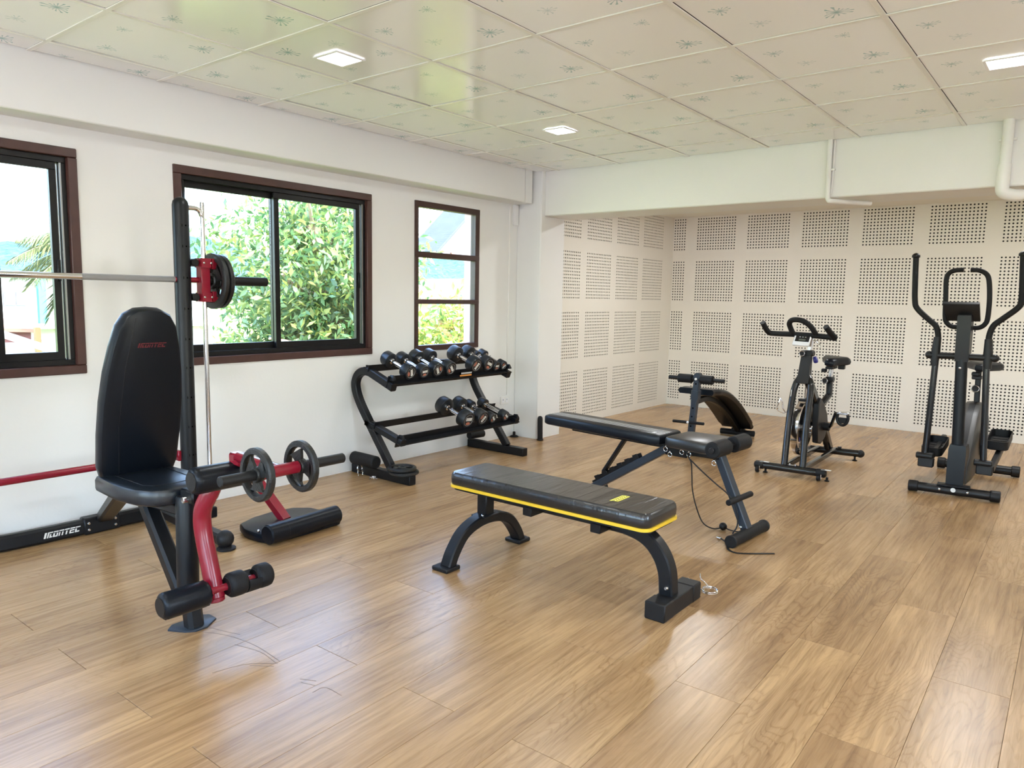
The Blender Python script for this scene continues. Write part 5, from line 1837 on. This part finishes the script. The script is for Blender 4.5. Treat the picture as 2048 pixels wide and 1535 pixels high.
# shed roof near the left window
sd2 = Thing('low_shed', 'low shed with reddish tiled roof and white bargeboard beyond the left window', 'shed', (-7.6, 2.2, GZ))
sd2.part('wall', MB().box((-8.2, 2.0, (GZ + .15) / 2), (1.6, 2.2, .15 - GZ)), 'house_white')
sd2.part('upper_roof', MB().add([(-8.6, .6, .95), (-8.6, 3.62, .80), (-8.2, 3.62, .66), (-8.2, .6, .80), (-8.6, .6, .90), (-8.6, 3.62, .75), (-8.2, 3.62, .61), (-8.2, .6, .75)],
                            [(0, 1, 2, 3), (7, 6, 5, 4), (0, 4, 5, 1), (1, 5, 6, 2), (2, 6, 7, 3), (3, 7, 4, 0)]), 'roof_brown')
sd2.part('gable_panel', MB().box((-8.35, 2.1, .58), (.10, 2.9, .22)), 'roof_red')
sd2.part('bargeboard', MB().bar([(-7.6, 2.2, .95), (-7.4, 3.45, .42)], .05, .10, b=.004), 'house_white')
sd2.part('lower_roof', MB().add([(-7.9, 1.2, .75), (-7.9, 3.35, .38), (-7.0, 3.45, .12), (-7.0, 1.2, .40), (-7.9, 1.2, .70), (-7.9, 3.35, .33), (-7.0, 3.45, .07), (-7.0, 1.2, .35)],
                            [(0, 1, 2, 3), (7, 6, 5, 4), (0, 4, 5, 1), (1, 5, 6, 2), (2, 6, 7, 3), (3, 7, 4, 0)]), 'house_cream')
sd2.part('post', MB().box((-7.9, 3.50, -1.0), (.07, .07, 3.4)), 'house_cream')
sd2.part('fence_wall', MB().box((-10.0, 4.6, -1.2), (.1, 2.2, 3.2)), 'roof_trim')
# gable roof seen at the top of the narrow window
gr = Thing('gable_roof', 'grey sheet roof with pale and red bargeboard seen through the narrow window', 'roof', (-7.5, 12.6, GZ))
ru, rv = Vector((0, .62, .785)), Vector((1, 0, 0))


def roof_slab(th, name, y0, z0, y1, z1, x0, x1, t_, material):
    n_ = Vector((0, -(z1 - z0), y1 - y0)).normalized() * t_
    vs_ = [V(x0, y0, z0), V(x1, y0, z0), V(x1, y1, z1), V(x0, y1, z1)]
    th.part(name, MB().add(vs_ + [p - n_ for p in vs_], [(0, 1, 2, 3), (7, 6, 5, 4), (0, 4, 5, 1), (1, 5, 6, 2), (2, 6, 7, 3), (3, 7, 4, 0)]), material)


roof_slab(gr, 'roof_sheet', 10.83, 2.205, 14.0, 4.90, -7.95, -7.0, .06, 'roof_grey')
roof_slab(gr, 'bargeboard', 10.93, 2.19, 14.1, 4.88, -7.0, -6.94, .20, 'roof_trim')
roof_slab(gr, 'red_trim', 11.18, 2.19, 14.2, 4.76, -6.94, -6.90, .09, 'trim_red')
gr.part('gable_wall', MB().add([V(-7.1, 11.3, 2.2), V(-7.1, 14, 2.2), V(-7.1, 14, 4.5), V(-7.3, 11.3, 2.2), V(-7.3, 14, 2.2), V(-7.3, 14, 4.5)], [(0, 1, 2), (5, 4, 3), (0, 3, 4, 1), (1, 4, 5, 2), (2, 5, 3, 0)]), 'roof_trim')
gr.part('eave_board', MB().box((-7.45, 12.5, 2.17), (1.0, 3.0, .05)), 'roof_trim')
gr.part('post', MB().box((-7.2, 13.85, (GZ + 2.15) / 2), (.2, .2, 2.15 - GZ)), 'house_white')
gr.part('post', MB().box((-7.8, 13.85, (GZ + 2.15) / 2), (.2, .2, 2.15 - GZ)), 'house_white')
# far roofs
for (nm, y0, y1, zr, ze, x0, wallm, roofm, lab) in (('yellow_house', 28.0, 31.3, 1.55, 1.12, -26, 'house_cream', 'roof_orange', 'distant yellow house with low orange tiled roof'),
                                                   ('gabled_house', 35.2, 39.2, 2.42, 1.0, -30, 'house_cream', 'roof_orange', 'distant orange gabled house with brown bargeboards')):
    t = Thing(nm, lab, 'house', (x0, (y0 + y1) / 2, GZ), group='distant houses')
    t.part('wall', MB().box((x0 - 2, (y0 + y1) / 2, (GZ + ze) / 2), (4, y1 - y0 - .3, ze - GZ)), wallm)
    ym = (y0 + y1) / 2
    if nm == 'gabled_house':
        t.part('gable', MB().add([V(x0, y0 + .15, ze), V(x0, y1 - .15, ze), V(x0, ym, zr - .1), V(x0 - 4, y0 + .15, ze), V(x0 - 4, y1 - .15, ze), V(x0 - 4, ym, zr - .1)], [(0, 1, 2), (5, 4, 3), (0, 3, 4, 1), (1, 4, 5, 2), (2, 5, 3, 0)]), 'roof_orange')
        for (a, c) in (((y0, ze - .12), (ym, zr)), ((y1, ze - .12), (ym, zr))):
            t.part('roof_slope', MB().add([V(x0 + .2, a[0], a[1]), V(x0 - 4.2, a[0], a[1]), V(x0 - 4.2, c[0], c[1]), V(x0 + .2, c[0], c[1]),
                                           V(x0 + .2, a[0], a[1] - .12), V(x0 - 4.2, a[0], a[1] - .12), V(x0 - 4.2, c[0], c[1] - .12), V(x0 + .2, c[0], c[1] - .12)],
                                          [(0, 1, 2, 3), (7, 6, 5, 4), (0, 4, 5, 1), (1, 5, 6, 2), (2, 6, 7, 3), (3, 7, 4, 0)]), 'roof_brown')
    else:
        for s in (1, -1):
            xa, xb_ = (x0 + .4, x0 - 2) if s > 0 else (x0 - 4.4, x0 - 2)
            t.part('roof_slope', MB().add([V(xa, y0, ze), V(xa, y1, ze), V(xb_, y1, zr), V(xb_, y0, zr), V(xa, y0, ze - .1), V(xa, y1, ze - .1), V(xb_, y1, zr - .1), V(xb_, y0, zr - .1)],
                                          [(0, 1, 2, 3), (7, 6, 5, 4), (0, 4, 5, 1), (1, 5, 6, 2), (2, 6, 7, 3), (3, 7, 4, 0)]), roofm)
